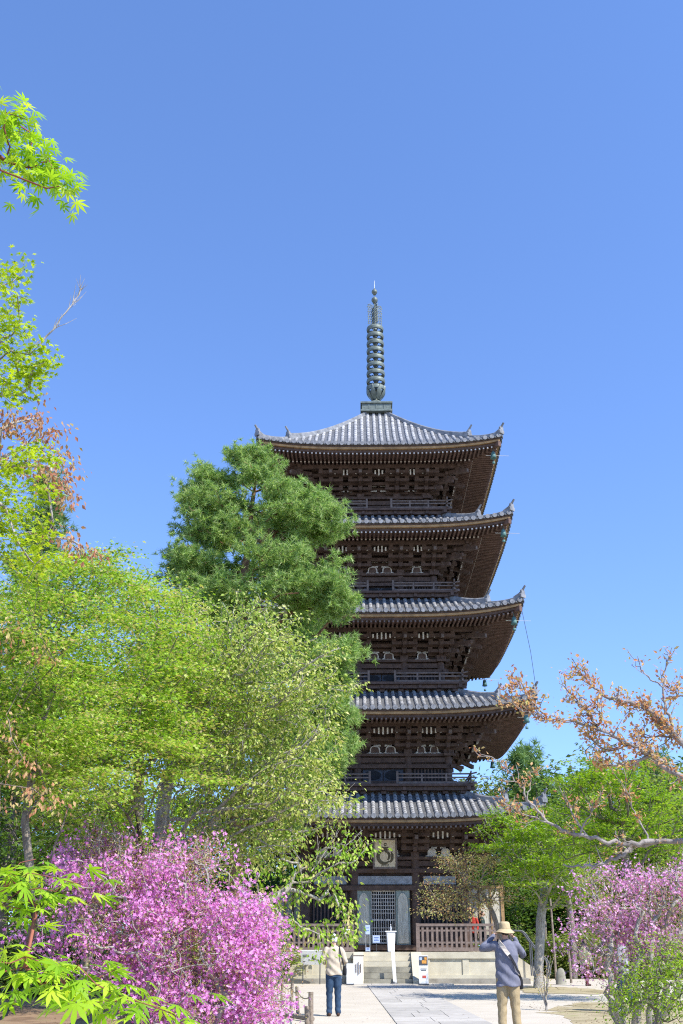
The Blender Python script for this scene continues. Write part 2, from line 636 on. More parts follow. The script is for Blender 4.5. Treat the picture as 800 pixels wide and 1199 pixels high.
def ball(mb, c, r, n=16):
    t = np.linspace(-PI / 2 + .02, PI / 2 - .02, 11)
    loft(mb, [(c[0], c[1], c[2] + r[2] * math.sin(a), r[0] * math.cos(a), r[1] * math.cos(a)) for a in t], n, 2.0)


def limb(mb, P, r, n=14):
    """rounded limb through points with radii"""
    P = np.array(P, float)
    r = np.array(r, float)
    t = np.linspace(0, len(P) - 1, (len(P) - 1) * 5 + 1)
    i = np.minimum(t.astype(int), len(P) - 2)
    f = (t - i)
    f2 = f * f * (3 - 2 * f)
    Q = P[i] + (P[i + 1] - P[i]) * f[:, None]
    rr = r[i] + (r[i + 1] - r[i]) * f2
    mb.tube(Q, rr, n, True)
    ball(mb, Q[0], [rr[0]] * 3, n)
    ball(mb, Q[-1], [rr[-1]] * 3, n)


def solid(mb, name, mat, parent, voxel=.01, smooth=3, warp=None, label=None):
    """all the closed shapes grown together into one skin"""
    o = mb.build(name, mat, None)
    md = o.modifiers.new('r', 'REMESH')
    md.mode = 'VOXEL'
    md.voxel_size = voxel
    sm = o.modifiers.new('s', 'SMOOTH')
    sm.iterations = smooth
    sm.factor = .5
    dg = bpy.context.evaluated_depsgraph_get()
    me = bpy.data.meshes.new_from_object(o.evaluated_get(dg))
    o.modifiers.clear()
    o.data = me
    me.polygons.foreach_set('use_smooth', np.ones(len(me.polygons), bool))
    if not me.materials:
        me.materials.append(mat)
    if warp:
        V = np.zeros(len(me.vertices) * 3, np.float32)
        me.vertices.foreach_get('co', V)
        Nv = np.zeros(len(me.vertices) * 3, np.float32)
        me.vertex_normals.foreach_get('vector', Nv)
        V, Nv = V.reshape(-1, 3).astype(float), Nv.reshape(-1, 3).astype(float)
        V = V + Nv * warp(V)[:, None]
        me.vertices.foreach_set('co', V.astype(np.float32).ravel())
    o.parent = parent
    if label:
        o['label'] = label
    return o


def folds(V):
    x, y, z = V.T
    d = .009 * np.sin(z * 34 + x * 26 + 1.5 * np.sin(y * 18)) * np.clip((1.45 - z) * 2.2, 0, 1)
    return d + .006 * np.sin(z * 15 - x * 32 + 2 * np.sin(x * 9 + y * 7))


def leg_folds(V):
    x, y, z = V.T
    return .006 * np.sin(z * 40 + np.sin(x * 30) * 1.5) * np.exp(-((z - .48) / .16) ** 2) + .006 * np.sin(z * 48 + x * 22) * np.exp(-((z - .13) / .1) ** 2) + .004 * np.sin(z * 26 + x * 40) * np.exp(-((z - .82) / .12) ** 2)


def person(label, loc, rz, H, top, legs, hair, arms, shoe='brown_shoe', hem=.80, loose=1.0, stance=(-.11, .11), step=(0, 0), head_turn=0.0, look=0.0, hat=None, group=None, fine=False, hair_len=0):
    s = H / 1.70
    root = thing('person', label, 'person', loc, rz, group)
    root.scale = (s, s, s)
    vox = .006 if fine else .009
    sh = .185
    # body
    b = MB()
    loft(b, [(0, 0, .86, .13, .09), (0, 0, .92, .155, .105), (0, 0, 1.02, .14, .10), (0, .0, 1.12, .135, .095), (0, .0, 1.25, .155, .11), (0, -.01, 1.36, .17, .105), (0, -.015, 1.43, .13, .08), (0, -.01, 1.47, .065, .06), (0, .0, 1.50, .056, .056), (0, .01, 1.57, .052, .055)])
    hc = np.array([0, .02 - .03 * look, 1.635])
    ca, sa = math.cos(head_turn), math.sin(head_turn)

    def hd(x, y, z):
        y2, z2 = y * math.cos(look) - z * math.sin(look), y * math.sin(look) + z * math.cos(look)
        return hc + np.array([x * ca - y2 * sa, x * sa + y2 * ca, z2])
    ball(b, hc, (.074, .092, .108))
    ball(b, hd(0, .03, -.055), (.055, .06, .06))
    limb(b, [hd(0, .088, .012), hd(0, .106, -.02)], [.009, .014], 8)
    limb(b, [hd(-.022, .083, -.052), hd(.022, .083, -.052)], [.008, .008], 8)
    for e in (-1, 1):
        ball(b, hd(e * .076, -.005, -.005), (.012, .02, .032), 8)
        limb(b, [hd(e * .018, .083, .028), hd(e * .045, .074, .03)], [.010, .008], 8)
    joints = {}
    for e, nm in ((-1, 'l'), (1, 'r')):
        S = np.array([e * sh, -.01, 1.405])
        E_, Wr, Hd = [np.array(q, float) for q in arms[nm]]
        limb(b, [S, E_, Wr], [.05, .04, .027])
        d = nrm(Hd - Wr)
        sd_ = nrm(np.cross(d, [0, 0, 1]) if abs(d[2]) < .8 else np.cross(d, [0, 1, 0])) * e
        up = np.cross(sd_, d)
        pm = Wr + d * .05
        for q in np.linspace(-.028, .028, 4):
            limb(b, [Wr + d * .01 + sd_ * q * .5, Wr + d * .085 + sd_ * q], [.013, .012], 8)
        for q, ln in zip(np.linspace(-.032, .032, 4), (.06, .078, .084, .072)):
            k0 = Wr + d * .088 + sd_ * q
            k1 = k0 + d * ln * .5 + up * .012
            k2 = k1 + d * ln * .3 + up * .03
            limb(b, [k0, k1, k2], [.0085, .008, .007], 8)
        limb(b, [Wr + d * .025 - sd_ * .03, Wr + d * .05 - sd_ * .052 + up * .01, Wr + d * .085 - sd_ * .05 + up * .03], [.011, .0095, .008], 8)
        hipx = e * .085
        kn = np.array([hipx * .55 + stance[(e + 1) // 2] * .5, .02 + step[(e + 1) // 2] * .5, .48])
        an = np.array([stance[(e + 1) // 2], step[(e + 1) // 2] - .01, .085])
        limb(b, [(hipx, 0, .90), kn, an], [.078, .052, .034])
        limb(b, [an + [0, -.02, -.03], an + [e * .012, .07, -.045], an + [e * .02, .16, -.055]], [.034, .036, .028])
        joints[nm] = (kn, an, S, E_, Wr)
    body = solid(b, 'body', M['skin'], root, vox, 3)
    for e in (-1, 1):
        eye = MB()
        ball(eye, hd(e * .032, .078, .012), (.012, .010, .009), 10)
        eye.build('eye', M['ink'], root, True)
    # trousers
    t = MB()
    loft(t, [(0, 0, .82, .165, .115), (0, 0, .92, .172, .122), (0, 0, 1.02, .155, .115)])
    for e, nm in ((-1, 'l'), (1, 'r')):
        kn, an = joints[nm][:2]
        limb(t, [(e * .085, 0, .89), (kn + (e * .085, 0, .89)) / 2, kn, (kn + an) / 2, an + [0, 0, .0]], [.098 * loose, .09 * loose, .073 * loose, .066 * loose, .064 * loose])
    solid(t, 'trousers', M[legs], root, .011, 3, leg_folds)
    # shoes
    for e, nm in ((-1, 'l'), (1, 'r')):
        an = joints[nm][1]
        f = MB()
        limb(f, [an + [0, -.045, -.045], an + [e * .01, .06, -.045], an + [e * .02, .165, -.052]], [.042, .044, .033])
        solid(f, 'shoe', M[shoe], root, .008, 2)
    # shirt
    c = MB()
    lo = loose
    loft(c, [(0, 0, hem, .185 * lo, .135 * lo), (0, 0, .95, .178 * lo, .135 * lo), (0, 0, 1.10, .165 * lo, .128 * lo), (0, -.005, 1.25, .178 * lo, .13 * lo), (0, -.01, 1.36, .188, .122), (0, -.015, 1.42, .165, .098), (0, -.01, 1.46, .10, .078), (0, -.005, 1.495, .066, .066)])
    for e, nm in ((-1, 'l'), (1, 'r')):
        S, E_, Wr = joints[nm][2:]
        limb(c, [S + [-e * .02, 0, .0], (S + E_) / 2, E_, (E_ + Wr) / 2, Wr + (E_ - Wr) * .08], [.070, .066, .058, .05, .042])
    solid(c, 'shirt', M[top], root, .011, 3, folds)
    # hair
    h = MB()
    ball(h, hd(0, -.012, .018), (.084, .097, .106))
    if hair_len:
        loft(h, [(*hd(0, -.05, -.02 - hair_len), .055, .03), (*hd(0, -.045, -.05), .078, .055), (*hd(0, -.03, .02), .08, .075)])
    cut = hd(0, .06, .0)
    o = solid(h, 'hair', M[hair], root, .008, 1, lambda V: .004 * np.sin(V[:, 0] * 90) * np.sin(V[:, 1] * 80 + V[:, 2] * 40) - .022 * (((V - hc) @ (hd(0, 1, 0) - hd(0, 0, 0)) > .055) & (V[:, 2] < hc[2] + .06)))
    if hat:
        m2 = MB()
        cc = hd(0, -.005, .045)
        th = np.linspace(0, 2 * PI, 37)[:-1]
        ring = lambda r, z, wob=0.0, y=0.0: np.stack([cc[0] + r * .95 * np.cos(th), cc[1] + y + r * 1.05 * np.sin(th), cc[2] + z + wob * np.sin(2 * th + .7) + .2 * wob * np.sin(5 * th)], -1)
        prof = [(.172, -.075, .012), (.168, -.072, .012), (.14, -.05, .008), (.112, -.022, .003), (.104, -.015, .0), (.103, .0, .0), (.100, .03, 0), (.094, .065, 0), (.084, .088, .002), (.06, .098, .003), (.02, .101, .002), (.001, .101, 0)]
        Rg = np.array([ring(*p) for p in prof])
        Rg = np.concatenate([Rg, Rg[:, :1]], 1)
        m2.sheet(Rg, 0)
        inner = np.array([ring(*p) for p in [(.172, -.075, .012), (.166, -.079, .012), (.138, -.058, .008), (.108, -.03, .003), (.098, -.03, .0)]])
        inner = np.concatenate([inner, inner[:, :1]], 1)
        m2.sheet(inner, 0, True)
        m2.tube(np.array([ring(.1045, -.012)[i] for i in range(36)] + [ring(.1045, -.012)[0]]), .006, 6)
        m2.build('hat', M[hat], root, True)
    return root


# man with a hat taking a photograph
p1 = person('man in khaki bucket hat and blue grey shirt raising a camera', (2.81, 19.05, 0), R(-4), 1.71, 'blue_grey_shirt', 'khaki_trousers', 'hair_dark',
            {'l': ((-.40, .10, 1.345), (-.16, .27, 1.575), (-.06, .27, 1.63)), 'r': ((.31, .22, 1.24), (.17, .31, 1.53), (.075, .29, 1.60))},
            shoe='brown_shoe', hem=.77, loose=1.10, stance=(-.13, .12), look=.25, hat='khaki_hat', fine=True)
m = MB()
m.box((0, 0, 0), (.135, .06, .09))
m.cyl((0, .03, 0), (0, .12, 0), .036, .034, 14)
m.box((0, .0, .055), (.05, .05, .03))
m.cyl((.045, 0, .045), (.045, 0, .058), .012, n=8)
o = m.build('camera_body', M['metal_dark'], None)
o.location = (2.82, 19.05 + .30, 1.66)
tag(o, 'small black camera held up by the man in the bucket hat', 'camera')
o.name = 'photo_camera'
# shoulder bag with a strap across his back
bag = thing('shoulder_bag', 'dark bag on a cream and black strap worn by the man in the hat', 'bag', (2.81, 19.05, 0), R(-4))
m = MB()


def strap(mb, P, w):
    P = np.array(P, float)
    t = nrm(np.gradient(P, axis=0))
    out = nrm(P * [1, 1, 0] + [0, .02, 0])
    a = nrm(np.cross(t, out))
    mb.sheet(np.stack([P + a * w, P + a * w + out * .012, P - a * w + out * .012, P - a * w]))


m2 = MB()
strap(m2, [(-.115, -.085, 1.475), (-.09, -.130, 1.43), (-.055, -.156, 1.385), (-.015, -.168, 1.325), (.03, -.171, 1.265)], .032)
m2.build('strap_pad', M['cream_strap'], bag)
strap(m, [(.03, -.171, 1.265), (.07, -.168, 1.21), (.115, -.160, 1.13), (.155, -.135, 1.03), (.195, -.08, .98), (.215, .01, .94), (.205, .09, .91)], .02)
strap(m, [(-.115, -.085, 1.475), (-.135, -.02, 1.49), (-.11, .09, 1.43), (-.04, .155, 1.34), (.1, .16, 1.15), (.19, .15, .93), (.205, .10, .90)], .018)
m.build('strap', M['black_strap'], bag)
m = MB()
loft(m, [(.19, .16, .72, .06, .045), (.19, .16, .74, .08, .06), (.19, .16, .86, .08, .06), (.19, .15, .92, .06, .04)], 18, 4)
m.build('pouch', M['black_strap'], bag, True)

# grey haired person in a cream jacket
p2 = person('white haired person in cream jacket and dark blue jeans by the stake fence', (-.17, 24.65, 0), R(6), 1.60, 'beige_jacket', 'blue_jeans', 'hair_white',
            {'l': ((-.27, -.02, 1.16), (-.16, .20, 1.12), (-.08, .24, 1.13)), 'r': ((.27, -.02, 1.16), (.17, .20, 1.10), (.09, .25, 1.12))},
            shoe='brown_shoe', hem=.86, loose=1.06, stance=(-.10, .10), step=(.02, 0), fine=True, look=.1, hair_len=.03)
bp2 = thing('shoulder_strap_bag', 'dark strap bag hanging from the right shoulder of the person in the cream jacket', 'bag', (-.17, 24.65, 0), R(6))
bp2.scale = (.94, .94, .94)
m = MB()
strap(m, [(.13, .09, 1.36), (.14, .0, 1.475), (.125, -.085, 1.44), (.135, -.13, 1.36), (.16, -.15, 1.25), (.20, -.13, 1.14), (.23, -.08, 1.05)], .02)
m.build('strap', M['black_strap'], bp2)
m = MB()
loft(m, [(.255, .0, .86, .03, .09), (.26, .0, .88, .04, .11), (.26, .0, 1.0, .04, .11), (.25, .0, 1.06, .025, .09)], 16, 4)
m.build('pouch', M['black_strap'], bp2, True)
down = {'l': ((-.25, .0, 1.13), (-.25, .10, .90), (-.25, .13, .83)), 'r': ((.25, .0, 1.13), (.25, .10, .90), (.25, .13, .83))}
pt = at(545, 1085, 48.6)
person('dark haired visitor in pale blue shirt behind the right porch railing', (pt[0], 48.6, 1.17), R(70), 1.68, 'pale_blue_shirt', 'dark_trousers', 'hair_dark', down, hair_len=.05)
pt = at(554, 1085, 49.2)
person('visitor in red jacket between two others behind the right porch railing', (pt[0], 49.2, 1.17), R(150), 1.62, 'red_jacket', 'dark_trousers', 'hair_dark', down)
pt = at(565, 1085, 49.4)
person('dark haired visitor in dark green jacket nearest the open side door leaf', (pt[0], 49.4, 1.17), R(-100), 1.64, 'dark_green_jacket', 'dark_trousers', 'hair_dark', down)
pt = at(731, 1150, 26.3)
person('visitor in navy trousers half hidden behind the right azalea', (pt[0], 26.3, 0), R(60), 1.66, 'grey_jacket', 'navy_trousers', 'hair_dark', down, shoe='pale_shoe', stance=(-.12, .12), step=(.16, -.12), loose=1.05)
pt = at(685, 1120, 43)
person('distant visitor in pale yellow shirt and dark red trousers beyond the right azalea', (pt[0], 43, 0), R(-60), 1.6, 'pale_yellow_shirt', 'dark_red_trousers', 'hair_dark', down, step=(.12, -.1))
# ------------------------------------------------------------------ pagoda
PC = np.array([1.96, 51.0])
PYAW = R(-1)
pagoda = thing('pagoda', 'tall dark wooden five storey pagoda with grey tiled roofs and a bronze spire', 'pagoda', (PC[0], PC[1], 0), PYAW)

W_ = [6.66, 6.63, 6.42, 6.23, 6.02]
E_ = [6.31, 10.86, 15.33, 19.77, 24.01]
UP = [0.46, 0.48, 0.50, 0.44, 0.40]
BD = [3.45, 3.0, 2.84, 2.66, 2.45]
FL = [1.2, 8.09, 12.75, 17.28, 21.71]
BW = [0, 4.05, 3.90, 3.72, 3.56]
UT = [3.3, 3.2, 3.05, 2.95, 0.52]
ZT = [7.80, 12.50, 17.12, 21.55, 28.72]
SIDES = [(np.array([1.0, 0, 0]), np.array([0, -1.0, 0])), (np.array([0, 1.0, 0]), np.array([1.0, 0, 0])),
         (np.array([-1.0, 0, 0]), np.array([0, 1.0, 0])), (np.array([0, -1.0, 0]), np.array([-1.0, 0, 0]))]


def roof_z(i, x, r):
    w, u = W_[i], UT[i]
    t = np.clip((w - r) / (w - u), 0, 1)
    prof = 0.70 * t + 0.30 * t * t if i < 4 else 0.62 * t + 0.38 * t * t
    return E_[i] + 0.1 + (ZT[i] - E_[i] - 0.1) * prof + UP[i] * (np.abs(x) / w) ** 3.2 * (1 - t) ** 0.9


def lift(i, x):
    return UP[i] * (np.abs(x) / W_[i]) ** 3.2


def Pt(k, s, o, z):
    """point on side k: s along the face, o outward from the axis"""
    e, n = SIDES[k]
    s, o, z = np.broadcast_arrays(np.asarray(s, float), np.asarray(o, float), np.asarray(z, float))
    return s[..., None] * e + o[..., None] * n + z[..., None] * np.array([0, 0, 1.0])


def fbox(mb, k, s, o, z, ds, do, dz, mi=0):
    e, n = SIDES[k]
    mb.box(Pt(k, s, o, z), (ds, do, dz), ax=np.array([e, n, [0, 0, 1]]), mi=mi)


for i in range(5):
    w, u, e = W_[i], UT[i], E_[i]
    # ---- tiles: flat courses and the round rows over them
    mb = MB()
    nrow = int(round(2 * w / 0.335))
    for k in range(4):
        rr = np.linspace(w, u, 16)
        for a in range(len(rr) - 1):
            pass
        G = np.stack([Pt(k, np.linspace(-1, 1, 49) * r, r, roof_z(i, np.linspace(-1, 1, 49) * r, r)) for r in rr])
        mb.sheet(G, 1)
        # eave face of the flat tiles
        xs = np.linspace(-w, w, 60)
        mb.sheet(np.stack([Pt(k, xs, w, roof_z(i, xs, w)), Pt(k, xs, w, roof_z(i, xs, w) - 0.07), Pt(k, xs * (w - .25) / w, w - 0.25, roof_z(i, xs, w) - 0.075)]), 1)
        for q in range(nrow):
            x = -w + (q + 0.5) * 2 * w / nrow
            r0, r1 = w + 0.035, max(abs(x) + 0.02, u)
            if r0 - r1 < 0.15:
                continue
            nseg = max(3, int((r0 - r1) / 0.34))
            rs = np.linspace(r0, r1, nseg + 1)
            ph = np.linspace(-0.25, PI + 0.25, 7)
            # each barrel tile is a short tapered length: a faint step at every joint
            for j in range(nseg):
                ra, rb = rs[j], rs[j + 1]
                za, zb = roof_z(i, x, min(ra, w)), roof_z(i, x, min(rb, w))
                A = Pt(k, x + 0.098 * np.cos(ph), ra, za + 0.012 + 0.098 * np.sin(ph))
                B = Pt(k, x + 0.086 * np.cos(ph), rb, zb + 0.012 + 0.086 * np.sin(ph))
                mb.sheet(np.stack([A, B]), 0, True)
            z0 = roof_z(i, x, w)
            ee, nn = SIDES[k]
            th = np.arange(10) * 2 * PI / 10
            mb.prism(np.stack([0.112 * np.cos(th), 0.112 * np.sin(th)], -1), Pt(k, x, w + 0.03, z0 + 0.0), np.array([ee, [0, 0, 1], nn]), 0.03, 2)
            # flat eave tile lip between two round ones
            xm = x + w / nrow
            if abs(xm) < w - 0.1:
                fbox(mb, k, xm, w + 0.012, roof_z(i, xm, w) - 0.05, 0.15, 0.03, 0.085, 1)
    roof = mb.build('roof', [M['tile'], M['tile_flat'], M['tile_end']], pagoda, True)
    # ---- hip ridges in two stages, with upturned ends
    for k in range(4):
        ee, nn = SIDES[k]
        dg = nrm(ee + nn)

        def hip(r, dz=0.0):
            return (ee + nn) * r + np.array([0, 0, float(roof_z(i, r, min(r, w))) + dz])
        mb = MB()
        for (ra, rb, hh, ww) in ((u * 0.98, w - 1.45, 0.22, 0.2), (w - 1.5, w - 0.05, 0.14, 0.17)):
            rs = np.linspace(ra, rb, 12)
            lat = np.cross(dg, [0, 0, 1])
            top = []
            for r in rs:
                t = (r - ra) / (rb - ra)
                up_ = 0.12 * t ** 4
                c = hip(r)
                top.append([c + lat * ww / 2 + [0, 0, -0.05], c + lat * ww / 2 + [0, 0, hh * .75 + up_], c + lat * ww * .25 + [0, 0, hh + up_], c - lat * ww * .25 + [0, 0, hh + up_], c - lat * ww / 2 + [0, 0, hh * .75 + up_], c - lat * ww / 2 + [0, 0, -0.05]])
            mb.sheet(np.array(top), 0, True)
            for q, f in ((0, False), (-1, True)):
                P = np.array(top[q])
                mb.add(np.vstack([P, P.mean(0)[None]]), [[(a + (1 if f else 0)) % 6, (a + (0 if f else 1)) % 6, 6] for a in range(6)])
        mb.build('hip_ridge', M['ridge'], roof)
        for (rb, hh, sc) in ((w - 1.43, 0.12, 0.72), (w - 0.03, 0.06, 0.78)):
            m2 = MB()
            c = hip(rb)
            lat = np.cross(dg, [0, 0, 1])
            # demon tile: shouldered plate with a bird-perch horn rising behind
            pl = np.array([(-.2, -.06), (.2, -.06), (.24, .12), (.15, .22), (.16, .36), (.07, .46), (-.07, .46), (-.16, .36), (-.15, .22), (-.24, .12)]) * sc
            m2.prism(pl, c - dg * 0.02 + [0, 0, 0.12], np.array([lat, [0, 0, 1], dg]), 0.09)
            m2.tube([c - dg * .45 + [0, 0, hh + .13], c - dg * .12 + [0, 0, hh + .24], c + dg * .08 + [0, 0, hh + .42], c + dg * .2 + [0, 0, hh + .56]], np.array([.085, .08, .07, .06]) * sc, 8)
            m2.build('ridge_end_tile', M['ridge'], roof)
    # ---- eave boards, soffit and rafters
    mb = MB()
    for k in range(4):
        xs = np.linspace(-1, 1, 50)

        def strip(o0, z0, o1, z1, mi):
            A = Pt(k, xs * o0, o0, e + z0 + lift(i, xs * w))
            B = Pt(k, xs * o1, o1, e + z1 + lift(i, xs * w))
            mb.sheet(np.stack([A, B]), mi, True)
        for (oa, zt, zb, mi) in ((w - 0.06, 0.02, -0.06, 0), (w - 0.09, -0.06, -0.16, 1), (w - 0.23, -0.16, -0.30, 0)):
            strip(oa, zb, oa, zt, mi)
            strip(oa - 0.16, zb, oa, zb, mi)
    mb.build('eave_board', [M['wood_dark'], M['wood_fascia']], roof)
    mb = MB()
    b = BD[i]
    rb_, zb_ = w - 1.45, e - 0.28
    zw = zb_ + 0.10 + 0.30 * (rb_ - b)
    for k in range(4):
        xs = np.linspace(-1, 1, 41)
        prof = [(w - 0.2, e - 0.29), (rb_, e - 0.12), (rb_ + .02, zb_ + 0.10), (b - 0.2, zw + 0.06)]
        G = np.stack([Pt(k, xs * o, o, z + lift(i, xs * w) * (max(o - b, 0) / (w - b)) ** 1.5) for o, z in prof])
        mb.sheet(G, 0)
        # board between the two rafter layers
        n2 = int(2 * w / 0.2)
        for q in range(n2):
            x = -w + (q + 0.5) * 2 * w / n2
            if abs(x) > w - 0.3:
                continue
            l = float(lift(i, x))
            o1 = max(rb_ - 0.05, abs(x))
            if w - 0.28 - o1 > 0.1:
                f = (o1 - b) / (w - b)
                mb.beam(Pt(k, x, w - 0.235, e - 0.345 + l), Pt(k, x, o1, e - 0.345 + 0.13 * (w - 0.24 - o1) + l * f ** 1.5), 0.085, 0.10)
                fbox(mb, k, x, w - 0.23, e - 0.345 + l, 0.065, 0.012, 0.07, 1)
            o2 = max(b - 0.1, abs(x))
            if rb_ + 0.1 - o2 > 0.1:
                f1, f2 = ((rb_ + .1 - b) / (w - b)) ** 1.5, max(0, (o2 - b) / (w - b)) ** 1.5
                mb.beam(Pt(k, x, rb_ + 0.12, zb_ + 0.01 + l * f1), Pt(k, x, o2, zb_ + 0.01 + 0.30 * (rb_ + .12 - o2) + l * f2), 0.095, 0.11)
                fbox(mb, k, x, rb_ + 0.125, zb_ + 0.01 + l * f1, 0.07, 0.012, 0.07, 1)
        # hip rafter
        ee, nn = SIDES[k]
        dg = ee + nn
        mb.beam(dg * (w - 0.12) + [0, 0, e - 0.30 + UP[i]], dg * (b + 0.1) + [0, 0, zw - 0.1], 0.2, 0.26)
    mb.build('rafters', [M['wood_soffit'], M['plaster'] if i in (3, 4) else M['wood_grey']], roof)
    # ---- wind bells and thin corner rods
    for k in range(4):
        ee, nn = SIDES[k]
        c = (ee + nn) * (w - 0.42) + [0, 0, e - 0.42 + UP[i]]
        m2 = MB()
        m2.cyl(c, c - [0, 0, 0.2], 0.012, n=5)
        m2.lathe([(0.0, -0.18), (0.05, -0.18), (0.10, -0.26), (0.12, -0.42), (0.15, -0.55), (0.13, -0.55), (0.0, -0.45)], 10, c)
        m2.cyl(c - [0, 0, 0.5], c - [0, 0, 0.72], 0.01, n=4)
        m2.box(c - [0, 0, 0.78], (0.13, 0.015, 0.12))
        m2.build('wind_bell', M['verdi'], roof, True)
    for k in (0, 1):
        ee, nn = SIDES[k]
        c = (ee + nn) * (w - 0.75) + [0, 0, e - 0.25 + UP[i] * .7]
        m2 = MB()
        hd = ee if k == 0 else nn
        hd = np.array([1.0, 0, 0])
        m2.cyl(c - [0, 0, .28], c - [0, 0, .31] + hd * 1.15, 0.018, 0.01, 5)
        m2.build('corner_rod', M['metal_pale'], roof)

    # ---- storey: walls, columns, beams, brackets, doors
    f0 = FL[i]
    zb0 = e - 1.42            # underside of the brackets
    mb = MB()
    mb.box((0, 0, (f0 + zw) / 2), (2 * b - 0.16, 2 * b - 0.16, zw - f0))
    storey = mb.build('storey', M['wood_dark'], pagoda)
    cs = [-b, -b * 0.385, b * 0.385, b]
    cr = 0.17 if i else 0.2
    pts = set()
    for k in range(4):
        for c in cs:
            p = Pt(k, c, b, 0)
            key = (round(p[0], 3), round(p[1], 3))
            if key in pts:
                continue
            pts.add(key)
            m2 = MB()
            m2.cyl((p[0], p[1], f0), (p[0], p[1], zb0), cr * 1.03, cr * 0.97, 14)
            m2.build('column', M['wood_dark'], storey, True)
    m2 = MB()
    for k in range(4):
        fbox(m2, k, 0, b + 0.02, zb0 + 0.06, 2 * b + 0.7, 0.42, 0.12)       # wall plate
        fbox(m2, k, 0, b, zb0 - 0.16, 2 * b - .3, 0.18, 0.22)
        fbox(m2, k, 0, b + 0.155, zb0 - 0.46, 2 * b + 0.7, 0.12, 0.17)
        fbox(m2, k, 0, b + 0.155, f0 + 0.14, 2 * b + 0.7, 0.12, 0.2)
        if i == 0:
            fbox(m2, k, 0, b + 0.158, f0 + 2.52, 2 * b + 0.7, 0.12, 0.2)
            for s in (-1, 1):
                fbox(m2, k, s * b * .69, b + 0.153, f0 + 1.0, b * .6, 0.1, 0.16)
                fbox(m2, k, s * b * .69, b + 0.1, f0 + 0.55, b * .6, 0.03, 0.75)
    # through beams of the three bracket steps, and the purlin
        for (o, z, h) in ((0.0, 0.62, 0.16), (0.5, 0.72, 0.16), (0.0, 0.95, 0.16), (1.02, 0.98, 0.16), (0.5, 1.05, .14), (1.58, 1.20, 0.2)):
            fbox(m2, k, 0, b + o, zb0 + z, 2 * (b + o) + 0.5, 0.15, h)
        # sloping ribbed cove between the steps
        xs = np.array([-1, 1.0])
        m2.sheet(np.stack([Pt(k, xs * (b + .55), b + 0.55, zb0 + 1.1), Pt(k, xs * (b + 1.0), b + 1.0, zb0 + 1.32)]), 0)
    m2.build('beams', M['wood_dark'], storey)

    def bracket(k, s, diag=0):
        e3, n3 = SIDES[k]
        m3 = MB()
        if diag:
            out = nrm(e3 * diag + n3)
            lat = np.cross([0, 0, 1], out)
            p0 = e3 * s + n3 * b
            q = 1.414
        else:
            out, lat, q = n3, e3, 1.0
            p0 = e3 * s + n3 * b
        ax = np.array([lat, out, [0, 0, 1]])

        def bx(l, o, z, dl, do, dz):
            m3.box(p0 + lat * l + out * o * q + np.array([0, 0, zb0 + z]), (dl, do, dz), ax=ax)
        bx(0, 0.02, 0.22, .36, .40, .20)
        bx(0, 0.22 * q, 0.40, .17, .95 * q, .17)
        if not diag:
            for l in (-.48, .48):
                bx(l, 0, .53, .2, .2, .12)
            bx(0, 0, .40, 1.15, .16, .16)
        for o, z in ((.5, .55), (1.02, .80), (1.56, 1.02)):
            bx(0, o, z, .23, .23, .14)
            if not diag:
                for l in (-.5, .5):
                    bx(l, o, z + .02, .2, .2, .13)
                bx(0, o, z - .1, 1.2, .15, .14)
                m3.box(p0 + lat * .6 + out * (o) + np.array([0, 0, zb0 + z - .1]), (.02, .12, .11), ax=ax, mi=1)
                m3.box(p0 - lat * .6 + out * (o) + np.array([0, 0, zb0 + z - .1]), (.02, .12, .11), ax=ax, mi=1)
        bx(0, .45 * q, .66, .16, 1.5 * q, .16)
        # tail rafter sloping down and out
        a = p0 + out * (-.1 * q) + np.array([0, 0, zb0 + 1.36])
        z_ = p0 + out * (1.98 * q) + np.array([0, 0, zb0 + .78])
        m3.beam(a, z_, .17, .2)
        m3.box(z_ + out * .01, (.13, .03, .15), ax=ax, mi=1)
        if diag:
            a = p0 + out * (-.1 * q) + np.array([0, 0, zb0 + 1.1])
            z_ = p0 + out * (1.3 * q) + np.array([0, 0, zb0 + .55])
            m3.beam(a, z_, .18, .2)
        return m3.build('bracket', [M['wood_dark'], M['wood_grey']], storey)

    for k in range(4):
        for c in cs[1:3]:
            bracket(k, c)
        bracket(k, b, 1)
        bracket(k, b - 0.01)
        bracket(k, -b + 0.01)
    # ---- pale slats of the cove over each bay, frog-leg struts, doors
    for k in range(4):
        m3 = MB()
        nc = [5, 5, 5, 4, 3][i]
        ns = [4, 4, 3, 3, 2][i]
        for cx, n in ((0, nc), (-b * .69, ns), (b * .69, ns)):
            for q in range(n):
                d = q - (n - 1) / 2
                hh = 0.30 - 0.14 * (abs(d) / max((n - 1) / 2, 1)) ** 1.5
                s = cx + d * 0.20 * (1.0 if i < 3 else .9)
                m3.beam(Pt(k, s, b + 1.50, zb0 + .90 - hh * .5), Pt(k, s, b + 1.56, zb0 + .92 + hh * .5), 0.07, 0.05)
            for s_ in (-.62, .62):
                fbox(m3, k, cx + s_ * (1 if cx == 0 else .85), b + 1.52, zb0 + .88, .07, .06, .09)
        m3.build('cove_slats', M['plaster'], storey)
